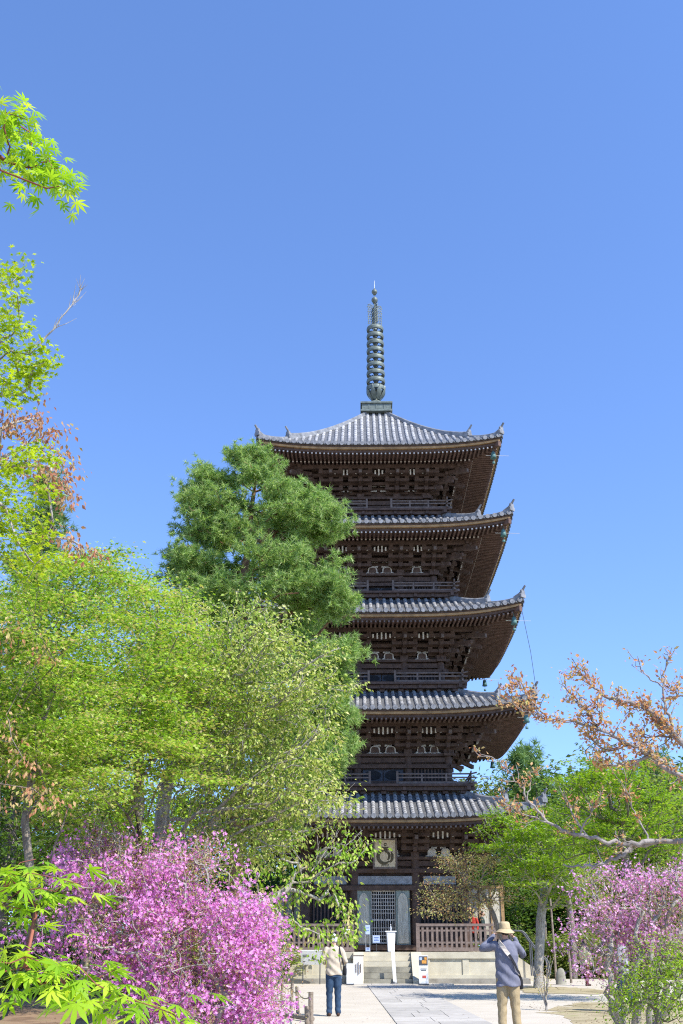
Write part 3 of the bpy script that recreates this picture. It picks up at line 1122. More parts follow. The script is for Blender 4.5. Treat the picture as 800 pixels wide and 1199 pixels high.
        if i < 4:
            for cx in ((-.36, .36, -b * .69 - .3, -b * .69 + .3, b * .69 - .3, b * .69 + .3) if i in (0, 1) else (-.36, .36, -b * .69, b * .69)):
                sc = 0.8 if abs(cx) > 1 and i < 2 else 1.0
                m4 = MB()
                th = np.linspace(0, PI, 13)
                a_, c_ = 0.24 * sc, 0.34
                arch = [(-a_ - .14, 0)] + [(-a_ * np.sign(np.cos(t)) * abs(np.cos(t)) ** .6, .06 + (c_ - .06) * np.sin(t) ** .6) for t in th] + [(a_ + .14, 0)]
                e3, n3 = SIDES[k]
                m4.prism(np.array(arch), Pt(k, cx, b + .10, zb0 + .13), np.array([e3, [0, 0, 1], n3]), 0.06)
                a_, c_ = 0.185 * sc, 0.285
                arch2 = [(-a_ * np.sign(np.cos(t)) * abs(np.cos(t)) ** .6, .02 + (c_ - .02) * np.sin(t) ** .6) for t in th]
                if i:
                    m4.prism(np.array(arch2), Pt(k, cx, b + .165, zb0 + .14), np.array([e3, [0, 0, 1], n3]), 0.012, 1)
                m4.build('frog_leg_strut', [M['plaster'], M['wood_dark']], storey)
        # white wall strips higher up between the brackets
        m4 = MB()
        for cx, wd in ((0, .95), (-b * .69, .7), (b * .69, .7)):
            for z_, n in ((.50, 2), (.78, 2)):
                for q in range(n):
                    fbox(m4, k, cx + (q - .5) * wd * .55, b + .085, zb0 + z_, wd * .36, .02, .075)
        m4.build('plaster_strip', M['plaster'], storey)
        # doors and windows of the upper storeys
        if i:
            top = zb0 - .57
            bot = f0 + .26
            hw = b * .385 - cr - .04
            m4 = MB()
            for s in (-1, 1):
                fbox(m4, k, s * hw / 2, b - .02, (top + bot) / 2, hw - .04, .06, top - bot)
                th = np.linspace(0, 2 * PI, 20, endpoint=False)
                e3, n3 = SIDES[k]
                m4.prism(np.stack([hw * .40 * np.cos(th), (top - bot) * .42 * np.sin(th)], -1), Pt(k, s * hw / 2, b + .012, (top + bot) / 2), np.array([e3, [0, 0, 1], n3]), .02, 1)
            m4.build('door', [M['door_dark'], M['black']], storey)
            for s in (-1, 1):
                m4 = MB()
                ww = b * .615 - 2 * cr - .12
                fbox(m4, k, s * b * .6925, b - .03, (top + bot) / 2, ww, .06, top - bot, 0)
                for q in range(9):
                    fbox(m4, k, s * b * .6925 - ww / 2 + (q + .5) * ww / 9, b + .02, (top + bot) / 2, ww / 20, .05, top - bot, 1)
                m4.build('window', [M['black'], M['wood_dark']], storey)

    # ---- balcony
    if i:
        bw, fz = BW[i], FL[i]
        mb = MB()
        zr = ZT[i - 1]
        mb.box((0, 0, (zr - .5 + fz) / 2), (2 * b + .9, 2 * b + .9, fz - zr + .5 - 0.1))
        mb.box((0, 0, fz - .05), (2 * bw, 2 * bw, .1))
        for k in range(4):
            fbox(mb, k, 0, bw - .25, fz - .19, 2 * bw + .1, .16, .16)
            fbox(mb, k, 0, b + .47, fz - .42, 2 * b + 1.3, .16, .14)
            for q in range(9):
                s = (q - 4) / 4 * (bw - .35)
                fbox(mb, k, s, (b + bw) / 2, fz - .19, .14, bw - b - .2, .15)
                fbox(mb, k, s, b + .6, fz - .34, .24, .3, .12)
        bal = mb.build('balcony', M['wood_dark'], pagoda)
        for k in range(4):
            m2 = MB()
            ro = bw - .14
            segs = [(-ro, -.62), (.62, ro)]
            for a_, c_ in segs:
                ea = .26 if a_ < -1 else 0
                ec = .26 if c_ > 1 else 0
                dz = {0: 0, 2: .004, 1: .008, 3: .012}[k]
                m2.tube(Pt(k, np.array([a_ - ea * 1.1, a_, (a_ + c_) / 2, c_, c_ + ec * 1.1]), ro, fz + np.array([.50 if ea else .44, .44, .44, .44, .50 if ec else .44]) + dz), .038, 6)
                fbox(m2, k, (a_ + c_) / 2 + (ec - ea) / 2, ro, fz + .28 + dz, c_ - a_ + ea + ec, .07, .06)
                fbox(m2, k, (a_ + c_) / 2 + (ec - ea) / 2, ro, fz + .05 + dz, c_ - a_ + ea + ec, .09, .10)
                for q in range(4):
                    s = a_ + (c_ - a_) * q / 3
                    if q == 0 and ea == 0 or q == 3 and ec == 0:
                        fbox(m2, k, s, ro, fz + .28, .1, .1, .56)
                    else:
                        fbox(m2, k, s, ro, fz + .22, .075, .075, .42)
            m2.build('railing', M['wood_grey'], bal)

# ---- ground storey details: lattice doors, open leaves, plaque
b, f0 = BD[0], FL[0]
root0 = [o for o in pagoda.children if o.name == 'storey'][0]
top = f0 + 2.42
hw = b * .385 - .2
for k in range(4):
    if k == 0:
        for s in (-1, 1):
            m4 = MB()
            xw = .50
            x0 = s * xw / 2 - .09
            fbox(m4, k, x0, b - .02, (f0 + .3 + top) / 2, xw, .03, top - f0 - .3, 1)
            for q in range(6):
                fbox(m4, k, x0 - xw / 2 + q * xw / 5, b + .02, (f0 + .3 + top) / 2, .04 if q in (0, 5) else .026, .05, top - f0 - .3, 0)
            for q in range(15):
                z = f0 + .32 + q * (top - f0 - .34) / 14
                if 5 <= q <= 7:
                    continue
                fbox(m4, k, x0, b + .023, z, xw, .045, .028 if q % 14 else .06, 0)
            fbox(m4, k, x0, b + .01, f0 + .3 + (top - f0 - .3) * .44, xw, .03, .06, 0)
            m4.build('lattice_door', [M['lattice'], M['black']], root0)
            m4 = MB()                                                   # door leaf folded open against the wall
            x0 = s * .84 - .09
            fbox(m4, k, x0, b + .12, (f0 + .1 + top) / 2, .60, .07, top - f0 - .1, 0)
            th = np.linspace(0, PI, 15)
            arch = [(-.22, -.95)] + [(-.22 * np.cos(t), .62 + .45 * np.sin(t)) for t in th] + [(.22, -.95)]
            e3, n3 = SIDES[k]
            m4.prism(np.array(arch), Pt(k, x0, b + .155, f0 + 1.25), np.array([e3, [0, 0, 1], n3]), .02, 1)
            m4.build('door_leaf', [M['door'], M['door_arch']], root0, label='weathered green grey door leaf with a pale arched field')
        m4 = MB()
        fbox(m4, k, 0, b + .1, top + .42, 2 * hw + .3, .05, .34)
        m4.build('faded_panel', M['bluepaint'], root0)
        for s in (-1, 1):
            m4 = MB()
            fbox(m4, k, s * b * .69, b + .1, top + .42, 1.4, .05, .34)
            m4.build('faded_panel', M['bluepaint'], root0)
    else:
        m4 = MB()
        for s in (-1, 1):
            fbox(m4, k, s * hw / 2, b - .02, (f0 + .2 + top) / 2, hw - .03, .06, top - f0 - .2)
        m4.build('door', M['door'], root0)
    for s in (-1, 1):
        m4 = MB()
        ww = b * .615 - .55
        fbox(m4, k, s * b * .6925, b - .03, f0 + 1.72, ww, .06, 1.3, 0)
        for q in range(10):
            fbox(m4, k, s * b * .6925 - ww / 2 + (q + .5) * ww / 10, b + .03, f0 + 1.72, ww / 22, .06, 1.3, 1)
        m4.build('window', [M['black'], M['wood_dark']], root0)
# open sunlit door leaves at the two sides
for sx, wid in ((1, 1.55), (-1, 1.1)):
    m4 = MB()
    for q in range(3):
        xx = sx * (b + .35 + wid * (q + .5) / 3)
        m4.box((xx, -1.15, f0 + 1.5), (wid / 3 - .02, .06, 2.2), mi=0)
    for q in range(4):
        m4.box((sx * (b + .35 + wid * q / 3), -1.19, f0 + 1.5), (.07 if q < 3 else .14, .09, 2.35), mi=1)
    m4.box((sx * (b + .35 + wid / 2), -1.2, f0 + 2.68), (wid + .1, .1, .12), mi=1)
    m4.build('side_door_leaf', [M['door_arch'], M['wood_fascia']], root0, label='pale plank door leaf standing open at the side of the pagoda')
# plaque with a brushed seed syllable
m4 = MB()
pz, po = 5.10, b + .75
tl = 0.16
axp = np.array([[1, 0, 0], [0, -math.sin(tl), math.cos(tl)], [0, -math.cos(tl), -math.sin(tl)]])
pc = np.array([0.0, -po, pz])
m4.box(pc, (.92, 1.14, .05), ax=axp, mi=0)
for s in (-1, 1):
    m4.box(pc + axp[0] * s * .49, (.08, 1.3, .09), ax=axp, mi=1)
    m4.box(pc + axp[1] * s * .60, (1.06, .08, .092), ax=axp, mi=1)
plq = m4.build('plaque', [M['cream_board'], M['wood_grey']], root0, label='cream name board with a brown brushed Sanskrit syllable')
m4 = MB()


def stroke(pts, rad):
    P = [pc + axp[0] * x + axp[1] * y + axp[2] * .026 for x, y in pts]
    P = np.array(P)
    rad = np.asarray(rad)
    t = nrm(np.gradient(P, axis=0))
    a = np.cross(t, axp[2])
    f = np.stack([P + a * rad[:, None], P + axp[2] * .012, P - a * rad[:, None]])
    m4.sheet(f)


def arcp(cx, cy, rx, ry, a0, a1, n=16):
    a = np.linspace(R(a0), R(a1), n)
    return np.stack([cx + rx * np.cos(a), cy + ry * np.sin(a)], -1)


q = np.linspace(0, 1, 16)
stroke(arcp(-.03, -.13, .27, .27, 60, 320), .03 + .05 * np.sin(PI * q))
stroke(arcp(.05, -.10, .14, .17, 110, -70), .025 + .035 * np.sin(PI * q))
stroke(arcp(.20, -.12, .12, .22, -100, 60), .02 + .04 * np.sin(PI * q))
stroke(np.array([(-.10, .13), (.02, .19), (.12, .15), (.24, .2)]), [.04, .035, .03, .015])
stroke(arcp(.02, .30, .15, .07, 200, 340), .03 * np.sin(PI * q) + .012)
stroke(arcp(.02, .37, .05, .05, 0, 330), .022 + 0 * q)
stroke(np.array([(.31, -.02), (.34, -.05), (.35, -.09)]), [.03, .04, .02])
stroke(np.array([(.28, .14), (.32, .12), (.34, .08)]), [.02, .035, .02])
for x in (-.14, -.06, .03, .12):
    stroke(np.array([(x, -.42), (x + .015, -.47), (x - .005, -.53)]), [.018, .03, .01])
gl = m4.build('lettering', M['glyph'], root0)

# ---- bronze spire
mb = MB()
mb.box((0, 0, 29.0), (1.62, 1.62, .5))
mb.box((0, 0, 29.27), (1.78, 1.78, .09))
mb.box((0, 0, 28.78), (1.76, 1.76, .10))
for k in range(4):
    for s in (-.42, 0, .42):
        fbox(mb, k, s, .815, 29.0, .06, .03, .4)
spire = mb.build('spire', M['bronze'], pagoda)
m2 = MB()
m2.cyl((0, 0, 29.3), (0, 0, 36.6), .075, .05, 12)
m2.build('mast', M['bronze'], spire, True)
m2 = MB()
m2.lathe([(.52, 29.31), (.52, 29.38), (.44, 29.55), (.3, 29.72), (.2, 29.8), (.0, 29.8)], 24)
m2.build('inverted_bowl', M['bronze'], spire, True)
m2 = MB()
for q in range(8):                                   # lotus petals opening upward
    a = q * PI / 4 + PI / 8
    d = np.array([math.cos(a), math.sin(a), 0])
    t_ = np.array([-d[1], d[0], 0])
    ps = []
    for t in np.linspace(0, 1, 8):
        rr = .18 + .40 * math.sin(t * 2.0) ** .9 * .9 if t > 0 else .2
        zz = 29.85 + .85 * t
        wd = .15 * math.sin(PI * min(1, t * .9 + .1)) ** .7 * (1 - t ** 4)
        ps.append([d * rr + t_ * wd + [0, 0, zz], d * (rr + .05) + [0, 0, zz], d * rr - t_ * wd + [0, 0, zz]])
    m2.sheet(np.array(ps))
m2.build('lotus_flower', M['bronze'], spire, True)
zr = np.linspace(30.55, 34.55, 9)
for q, z in enumerate(zr):
    ro = .52 - .006 * q
    m2 = MB()
    m2.lathe([(ro, z - .12), (ro + .03, z), (ro, z + .12), (ro - .09, z + .13), (ro - .12, z), (ro - .09, z - .12), (ro, z - .12)], 28)
    for a in range(4):
        d = np.array([math.cos(a * PI / 2 + .78), math.sin(a * PI / 2 + .78), 0])
        m2.tube([d * .08 + [0, 0, z - .12], d * .26 + [0, 0, z + .06], d * (ro - .1) + [0, 0, z + .02]], [.03, .025, .03], 5)
    m2.lathe([(.0, z - .1), (.10, z - .1), (.12, z), (.10, z + .1), (0, z + .1)], 14)
    m2.build('ring', M['bronze'], spire, True)
m2 = MB()                                            # water flame: four pierced wings
for a in range(4):
    d = np.array([math.cos(a * PI / 2 + .35), math.sin(a * PI / 2 + .35), 0])
    zz = np.linspace(34.9, 36.25, 9)
    for rr in (.40, .29, .18):
        m2.tube([d * (rr + .07 * math.sin(3 * q_)) + [0, 0, z] for q_, z in zip(range(9), zz)], .022, 5)
    for z in zz:
        m2.tube([d * .08 + [0, 0, z - .1], d * .3 + [0, 0, z + .04], d * .44 + [0, 0, z - .03]], .02, 5)
m2.build('water_flame', M['bronze'], spire, True)
for z, r_, lab in ((36.62, .19, 'dragon_orb'), (37.20, .17, 'sacred_jewel')):
    m2 = MB()
    pr = [(.0, z - r_ * 1.2), (r_ * .55, z - r_ * 1.15), (r_ * .5, z - r_ * .9)] + [(r_ * math.cos(t), z + r_ * math.sin(t)) for t in np.linspace(-1.0, 1.1, 9)] + [(.05, z + r_ * 1.25), (0, z + r_ * (1.3 if lab[0] == 'd' else 1.9))]
    m2.lathe(pr, 16)
    m2.build(lab, M['bronze'], spire, True)
m2 = MB()
m2.cyl((0, 0, 37.45), (0, 0, 38.0), .022, .012, 6)
m2.build('lightning_rod', M['metal_pale'], spire)
# lightning cable running down past the eaves
m2 = MB()
m2.tube([(6.3, -6.2, 15.9), (6.6, -6.3, 13.5), (6.75, -6.35, 11.2)], .012, 4)
m2.build('lightning_cable', M['metal_dark'], pagoda)

# ------------------------------------------------------------------ stone platform with stairs
plat = thing('stone_platform', 'pale stone platform with steps under the pagoda', 'platform', (PC[0], PC[1], 0), PYAW)
HW = 5.35
mb = MB()
mb.box((0, 0, .55), (2 * HW - .16, 2 * HW - .16, 1.0))
mb.build('core', M['stone'], plat)
mb = MB()
mb.box((0, 0, .07), (2 * HW + .75, 2 * HW + .75, .24), mi=1)
mb.build('plinth', [M['stone'], M['stone_base']], plat)
mb = MB()
mb.box((0, 0, 1.05), (2 * HW, 2 * HW, .24))
mb.build('capstone', M['stone'], plat)
for k in range(4):
    for s in (-5.22, -3.2, -1.62, 1.62, 3.2, 5.22):
        mb = MB()
        fbox(mb, k, s, HW - .07, .56, .26, .06, .73)
        mb.build('pilaster', M['stone'], plat)
    mb = MB()
    fbox(mb, k, 0, HW - .05, .255, 2 * HW - .05, .08, .13)
    mb.build('base_course', M['stone'], plat)
for k in (0, 1, 3):
    cw = .95
    for q in range(5):
        mb = MB()
        fbox(mb, k, 0, HW + .15 + (4 - q) * .155, .10 + q * .21, 2 * cw, .32 + .31 * (4 - q) if False else .31 + .31 * (4 - q), .20)
        mb.build('step', M['stone_step'] if q < 3 else M['stone'], plat)  # lower steps in a darker tone than the upper ones
    for s in (-1, 1):
        mb = MB()
        e3, n3 = SIDES[k]
        mb.prism(np.array([(0, .0), (1.72, 0), (1.72, .16), (.22, 1.175), (0, 1.175)]), Pt(k, s * (cw + .22) - .21, HW + .004, 0), np.array([n3, [0, 0, 1], e3]), .42)
        mb.build('cheek_wall', M['stone'], plat)
# ------------------------------------------------------------------ ground
def sand_mat():
    m, nt, out = _mat('pale_sand')
    b = N(nt, 'ShaderNodeBsdfPrincipled', Roughness=0.9)
    b.inputs['Specular IOR Level'].default_value = 0.15
    tc = N(nt, 'ShaderNodeTexCoord')
    n1 = N(nt, 'ShaderNodeTexNoise', Scale=0.9, Detail=8.0)
    n2 = N(nt, 'ShaderNodeTexNoise', Scale=45.0, Detail=4.0)
    for n in (n1, n2):
        nt.links.new(tc.outputs['Object'], n.inputs['Vector'])
    r1 = ramp(nt, [(0.3, (0.50, 0.445, 0.36)), (0.7, (0.575, 0.52, 0.43))])
    r2 = ramp(nt, [(0.3, (0.82, 0.80, 0.77)), (0.55, (1, 1, 1))])
    nt.links.new(n1.outputs['Fac'], r1.inputs[0])
    nt.links.new(n2.outputs['Fac'], r2.inputs[0])
    mx = N(nt, 'ShaderNodeMix', data_type='RGBA', blend_type='MULTIPLY')
    mx.inputs[0].default_value = 1
    nt.links.new(r1.outputs[0], mx.inputs[6])
    nt.links.new(r2.outputs[0], mx.inputs[7])
    nt.links.new(mx.outputs[2], b.inputs['Base Color'])
    bp = N(nt, 'ShaderNodeBump', Strength=0.35, Distance=0.02)
    nt.links.new(n2.outputs['Fac'], bp.inputs['Height'])
    nt.links.new(bp.outputs[0], b.inputs['Normal'])
    nt.links.new(b.outputs[0], out.inputs[0])
    return m


M['sand'] = sand_mat()
M['soil'] = surf('brown_leaf_littered_soil', (0.17, 0.105, 0.065), 0.95, 1.3, 0.4, 0.6, bscale=40, col2=(0.30, 0.20, 0.125), col3=(0.20, 0.19, 0.08), spec=0.1)
M['turf'] = surf('dry_mossy_turf', (0.30, 0.25, 0.13), 0.95, 0.9, 0.3, 0.6, bscale=50, col2=(0.42, 0.35, 0.22), col3=(0.20, 0.22, 0.07), spec=0.1)
M['forest'] = surf('dark_forest_floor', (0.07, 0.08, 0.035), 0.95, 0.5, 0.4, 0.5, bscale=10, spec=0.1)  # dark olive base colour for the ground of the woods

mb = MB()
xs = np.concatenate([np.linspace(-1200, -60, 8), np.linspace(-50, 50, 40), np.linspace(60, 1200, 8)])
ys = np.concatenate([np.linspace(-400, -20, 6), np.linspace(-10, 90, 40), np.linspace(100, 2400, 8)])
X, Y = np.meshgrid(xs, ys)
mb.sheet(np.stack([X, Y, 0 * X], -1))
structure(mb.build('ground', M['sand']))


def patch(name, pts, m, z, wob=0.25, sub=10):
    pts = np.asarray(pts, float)
    out = []
    for a, b in zip(pts, np.roll(pts, -1, 0)):
        for q in range(sub):
            p = a + (b - a) * q / sub
            out.append(p + rng.normal(size=2) * wob * (q > 0) * .5)
    out = np.array(out)
    c = out.mean(0)
    mb = MB()
    P = np.column_stack([out, np.full(len(out), z)])
    n = len(P)
    mb.add(np.vstack([P, [[c[0], c[1], z]]]), [[q, (q + 1) % n, n] for q in range(n)])
    return structure(mb.build(name, m))


patch('soil_bed', [(-40, 0), (-.9, 0), (-1.0, 11), (-1.5, 17), (-1.75, 23), (-2.6, 30), (-3.6, 38), (-4.8, 44), (-8, 50), (-40, 50)], M['soil'], .004, .2)
patch('turf', [(2.6, -2), (40, -2), (40, 24), (14, 31), (9.6, 31.5), (6.6, 30.5), (4.9, 27.2), (4.6, 23), (4.0, 17.5), (3.2, 9)], M['turf'], .004, .3)
patch('mossy_ground', [(6.1, 36.3), (8.0, 35.5), (9.2, 37), (8.6, 41), (7.0, 42.5), (6.0, 40)], M['turf'], .008, .25)
patch('forest_floor', [(8.6, 52), (40, 44), (140, 60), (140, 200), (-140, 200), (-140, 50), (-30, 50), (-9, 57), (-6, 62), (6, 62)], M['forest'], .006, .5)

# stone path: slabs laid in rows, joints between them
M['joint'] = surf('dark_earth_joint', (.20, .18, .15), .95, 6, .3, 0.0)
mb = MB()
mb.add([[1.14, 8.02, .006], [2.97, 8.02, .006], [2.83, 43.5, .006], [1.0, 43.5, .006]], [[0, 1, 2, 3]])
structure(mb.build('path_bed', M['joint']))
mb = MB()
y = 20.0 - 12
path_w = 1.86
row = 0
while y < 43.6:
    d = rng.uniform(1.1, 1.7)
    n = int(rng.integers(2, 4))
    cuts = np.cumsum(rng.uniform(.7, 1.3, n))
    cuts = np.concatenate([[0], cuts / cuts[-1]]) * path_w
    for a, b_ in zip(cuts[:-1], cuts[1:]):
        xc = .98 + (a + b_) / 2 - (y - 43.6) * 0.004
        mb.box((xc, y + d / 2, rng.uniform(0, .002)), (b_ - a - .016, d - .03, .03), mi=int(rng.integers(0, 3)))
    y += d
for s in range(5):
    mb.box((PC[0] - 1.6 + s * .8 + .4, 43.62 - .0 + .42, .02), (.785, .8, .05), mi=int(rng.integers(0, 3)))
for q, c in enumerate(((.43, .40, .355), (.47, .44, .39), (.385, .36, .32))):
    M['slab%d' % q] = surf('grey_paving_slab', c, .85, 1.7, .18, 0.15, bscale=40, bdist=.004)
structure(mb.build('path', [M['slab0'], M['slab1'], M['slab2']]))
# ------------------------------------------------------------------ trees and shrubs
L = {}
L['maple'] = leafmat('spring_maple_leaf', [(0.17, 0.28, 0.010), (0.28, 0.42, 0.015), (0.40, 0.53, 0.025), (0.50, 0.60, 0.05)], 0.45)
L['maple_n'] = leafmat('bright_green_maple_leaf', [(0.14, 0.30, 0.012), (0.23, 0.42, 0.018), (0.34, 0.53, 0.03), (0.44, 0.58, 0.05)], 0.45)
L['maple_y'] = leafmat('yellow_green_maple_leaf', [(0.09, 0.19, 0.016), (0.18, 0.34, 0.025), (0.29, 0.49, 0.045), (0.40, 0.58, 0.08), (0.50, 0.57, 0.17), (0.55, 0.43, 0.25)], 0.42)
L['cherry'] = leafmat('olive_young_leaf', [(0.11, 0.20, 0.025), (0.23, 0.34, 0.045), (0.38, 0.47, 0.09), (0.48, 0.52, 0.14), (0.56, 0.54, 0.24)], 0.35, (1.4, 1.35, 0.8))
L['green'] = leafmat('fresh_green_leaf', [(0.09, 0.19, 0.012), (0.18, 0.34, 0.018), (0.30, 0.47, 0.028), (0.42, 0.56, 0.05)], 0.45)
L['deep'] = leafmat('deep_green_leaf', [(0.055, 0.11, 0.018), (0.09, 0.17, 0.025), (0.15, 0.24, 0.04)], 0.35)
L['bronze'] = leafmat('bronze_young_leaf', [(0.46, 0.19, 0.10), (0.56, 0.32, 0.16), (0.62, 0.44, 0.21), (0.48, 0.46, 0.15)], 0.42, (1.3, 1.1, 0.9))
L['bronze_r'] = leafmat('red_bronze_young_leaf', [(0.36, 0.14, 0.09), (0.44, 0.21, 0.12), (0.50, 0.31, 0.16), (0.36, 0.31, 0.12)], 0.4, (1.3, 1.1, 0.9))
L['bronze_g'] = leafmat('bronze_green_leaf', [(0.40, 0.20, 0.12), (0.42, 0.30, 0.14), (0.34, 0.38, 0.11), (0.50, 0.46, 0.22)], 0.38, (1.3, 1.2, 0.8))
L['pine'] = leafmat('pine_needle', [(0.11, 0.20, 0.05), (0.20, 0.33, 0.08), (0.33, 0.46, 0.14), (0.50, 0.56, 0.26)], 0.4, (1.3, 1.4, 0.8))
L['pink'] = leafmat('magenta_azalea_petal', [(0.70, 0.23, 0.57), (0.80, 0.39, 0.71), (0.84, 0.47, 0.77), (0.74, 0.28, 0.62)], 0.42, (1.2, 0.9, 1.2))
L['pink_d'] = leafmat('pale_azalea_petal', [(0.74, 0.32, 0.60), (0.84, 0.50, 0.74), (0.87, 0.62, 0.80), (0.72, 0.26, 0.56)], 0.4, (1.2, 0.9, 1.1))
L['far'] = leafmat('distant_green_leaf', [(0.08, 0.13, 0.045), (0.13, 0.19, 0.06), (0.19, 0.25, 0.085), (0.24, 0.27, 0.11)], 0.35)
L['far_y'] = leafmat('distant_spring_leaf', [(0.13, 0.20, 0.045), (0.22, 0.30, 0.06), (0.32, 0.37, 0.10)], 0.35)
L['far_pine'] = leafmat('distant_pine_needle', [(0.11, 0.20, 0.07), (0.17, 0.28, 0.095), (0.25, 0.36, 0.13)], 0.25)


def axd(p):
    return p[1] * cp_ + (p[2] - EYE) * sp_


def lobe(x, y, Y, rx, ry, rY, n):
    c = at(x, y, Y)
    s = axd(c) / FPX
    return (c[0], c[1], c[2], rx * s, rY, ry * s, n)


def pxs(Y, dY, pts):
    return np.array([at(x, y, Y + rng.uniform(-dY, dY)) for x, y in pts])


def G(x, y):
    """ground point under photo position"""
    u, v = (x - 400) / FPX, (599.5 - y) / FPX
    d = np.array([u, cp_ - v * sp_, sp_ + v * cp_])
    return d * (-EYE / d[2]) + np.array([0, 0, EYE])


def bare(mb, a, b, n, r, spread=0.5):
    """leafless twigs along a branch from a to b"""
    a, b = np.asarray(a), np.asarray(b)
    L_ = np.linalg.norm(b - a)
    side = nrm(rng.normal(size=3))
    main = np.array([a + (b - a) * t + side * L_ * .06 * math.sin(PI * t) + rng.normal(size=3) * L_ * .01 for t in np.linspace(0, 1, 8)])
    mb.tube(main, np.linspace(r, r * .25, 8), 5, False)
    for q in range(n):
        t = rng.uniform(.1, .95)
        p = a + (b - a) * t + side * L_ * .06 * math.sin(PI * t)
        d = nrm(nrm(b - a) + rng.normal(size=3) * spread)
        l = L_ * rng.uniform(.15, .4) * (1.1 - t * .6)
        mid = p + d * l * .5 + rng.normal(size=3) * l * .06
        mb.tube([p, mid, p + d * l + np.array([0, 0, .1 * l])], [r * .45, r * .3, r * .12], 4, False)


# --- the near maple, leaning in from the left
T1 = pxs(3.3, .12, [(-40, 185), (-15, 150), (5, 150), (18, 128), (32, 140), (8, 132), (22, 160), (40, 158), (-5, 178), (12, 172), (34, 178), (-2, 198), (34, 196), (48, 190), (56, 184), (62, 198), (60, 212), (70, 218), (76, 226)])
T2 = pxs(2.25, .08, [(-60, 1050), (-25, 1045), (5, 1040), (24, 1010), (42, 1006), (14, 1022), (34, 1022), (56, 1026), (76, 1030), (98, 1036), (22, 1044), (46, 1040), (66, 1044), (2, 1060), (24, 1064), (44, 1062)])
T3 = pxs(2.05, .07, [(-40, 1122), (-10, 1128), (12, 1128), (30, 1132), (52, 1128), (66, 1140), (92, 1130), (50, 1154), (74, 1150), (90, 1160), (112, 1152), (124, 1140), (134, 1164), (152, 1172), (168, 1170), (184, 1180), (204, 1188), (140, 1134), (104, 1176), (122, 1172), (30, 1120), (-5, 1140)])
T0 = plates([(-3.0, 2.4, 4.6, .7, .9, .5, 24), (-3.1, 2.0, 3.0, .6, .8, .5, 14)], .2, 3)
near = grow_tree('maple_tree', 'near maple at the left edge holding star shaped leaves against the sky and the azalea', 'tree',
                 [(-2.5, 2.0, 0), (-2.45, 2.1, 1.1), (-2.3, 2.3, 2.4), (-2.1, 2.7, 3.9)], np.vstack([T1, T1 + rng.normal(size=T1.shape) * .05, T0]), L['maple_n'], m=6, sr=.05, flat=.5,
                 bark='twig_red', r_base=.022, r_tip=.0014, shape=S_MAPLE_NEAR, size=(.038, .062), droop=.4, up=.9, bf=.25, seg=.12, jit=.03, tilt=.6)
grow_tree('maple_sapling', 'low near maple sapling with large star shaped leaves over the foot of the azalea', 'tree',
          [(-1.9, 2.0, 0), (-1.8, 2.05, .5), (-1.6, 2.1, .95), (-1.35, 2.15, 1.2)], np.vstack([T2, T3]), L['maple_n'], m=6, sr=.05, flat=.35,
          bark='twig_red', r_base=.007, r_tip=.0012, shape=S_MAPLE_NEAR, size=(.030, .048), droop=.25, up=1.0, bf=.2, seg=.1, jit=.03, tilt=.26)

# --- taller maple behind it
TM = pxs(8.0, .5, [(25, 303), (30, 320), (12, 325), (4, 330), (16, 345), (19, 362), (16, 352), (4, 372), (20, 370), (20, 384), (4, 384), (6, 403), (30, 398), (54, 412), (58, 422), (44, 425), (34, 430), (20, 430), (2, 432), (36, 440), (14, 444), (0, 448), (22, 458), (6, 464), (34, 448), (48, 434), (-10, 300), (-20, 340), (-20, 400), (-15, 440), (-25, 470), (10, 452), (26, 420), (60, 428), (40, 418), (8, 395),
                   (32, 522), (50, 538), (62, 545), (36, 545), (22, 548), (4, 552), (2, 570), (22, 575), (42, 570), (50, 578), (10, 585), (0, 600), (22, 608), (34, 622), (8, 622), (48, 614), (14, 640), (40, 640), (60, 630), (-20, 560), (-20, 610), (-10, 640), (4, 660), (30, 662), (58, 655), (75, 650), (40, 530), (28, 536), (12, 562), (34, 590), (18, 596), (-8, 580), (44, 600), (2, 612), (24, 632), (6, 650), (50, 645)])
TM = np.repeat(TM, 2, 0) + rng.normal(size=(2 * len(TM), 3)) * .05
TMo = plates([(-4.2, 8.2, 5.5, .9, 1.2, 1.2, 60), (-4.0, 8.0, 7.2, .7, 1.0, .9, 40)], .3, 3)
tallm = grow_tree('maple_tree', 'tall light green maple rising along the left edge against the sky', 'tree',
                  [(-4.1, 8.2, 0), (-4.05, 8.2, 1.6), (-4.0, 8.1, 3.4), (-3.95, 8.0, 5.2), (-3.9, 8.0, 6.6)], np.vstack([TM, TMo]), L['maple'], m=21, sr=.062, flat=.4,
                  bark='bark_pale', r_base=.09, r_tip=.003, size=(.032, .048), droop=.35, bf=.3, seg=.25)
mb = MB()
bare(mb, at(46, 404, 8.0), at(97, 337, 8.0), 16, .010, .35)
bare(mb, at(20, 425, 8.0), at(52, 396, 8.0), 3, .012, .35)
o = mb.build('bare_twig', M['bark_pale'], tallm)
o.matrix_parent_inverse = Matrix.Translation(-Vector((-4.1, 8.2, 0)))

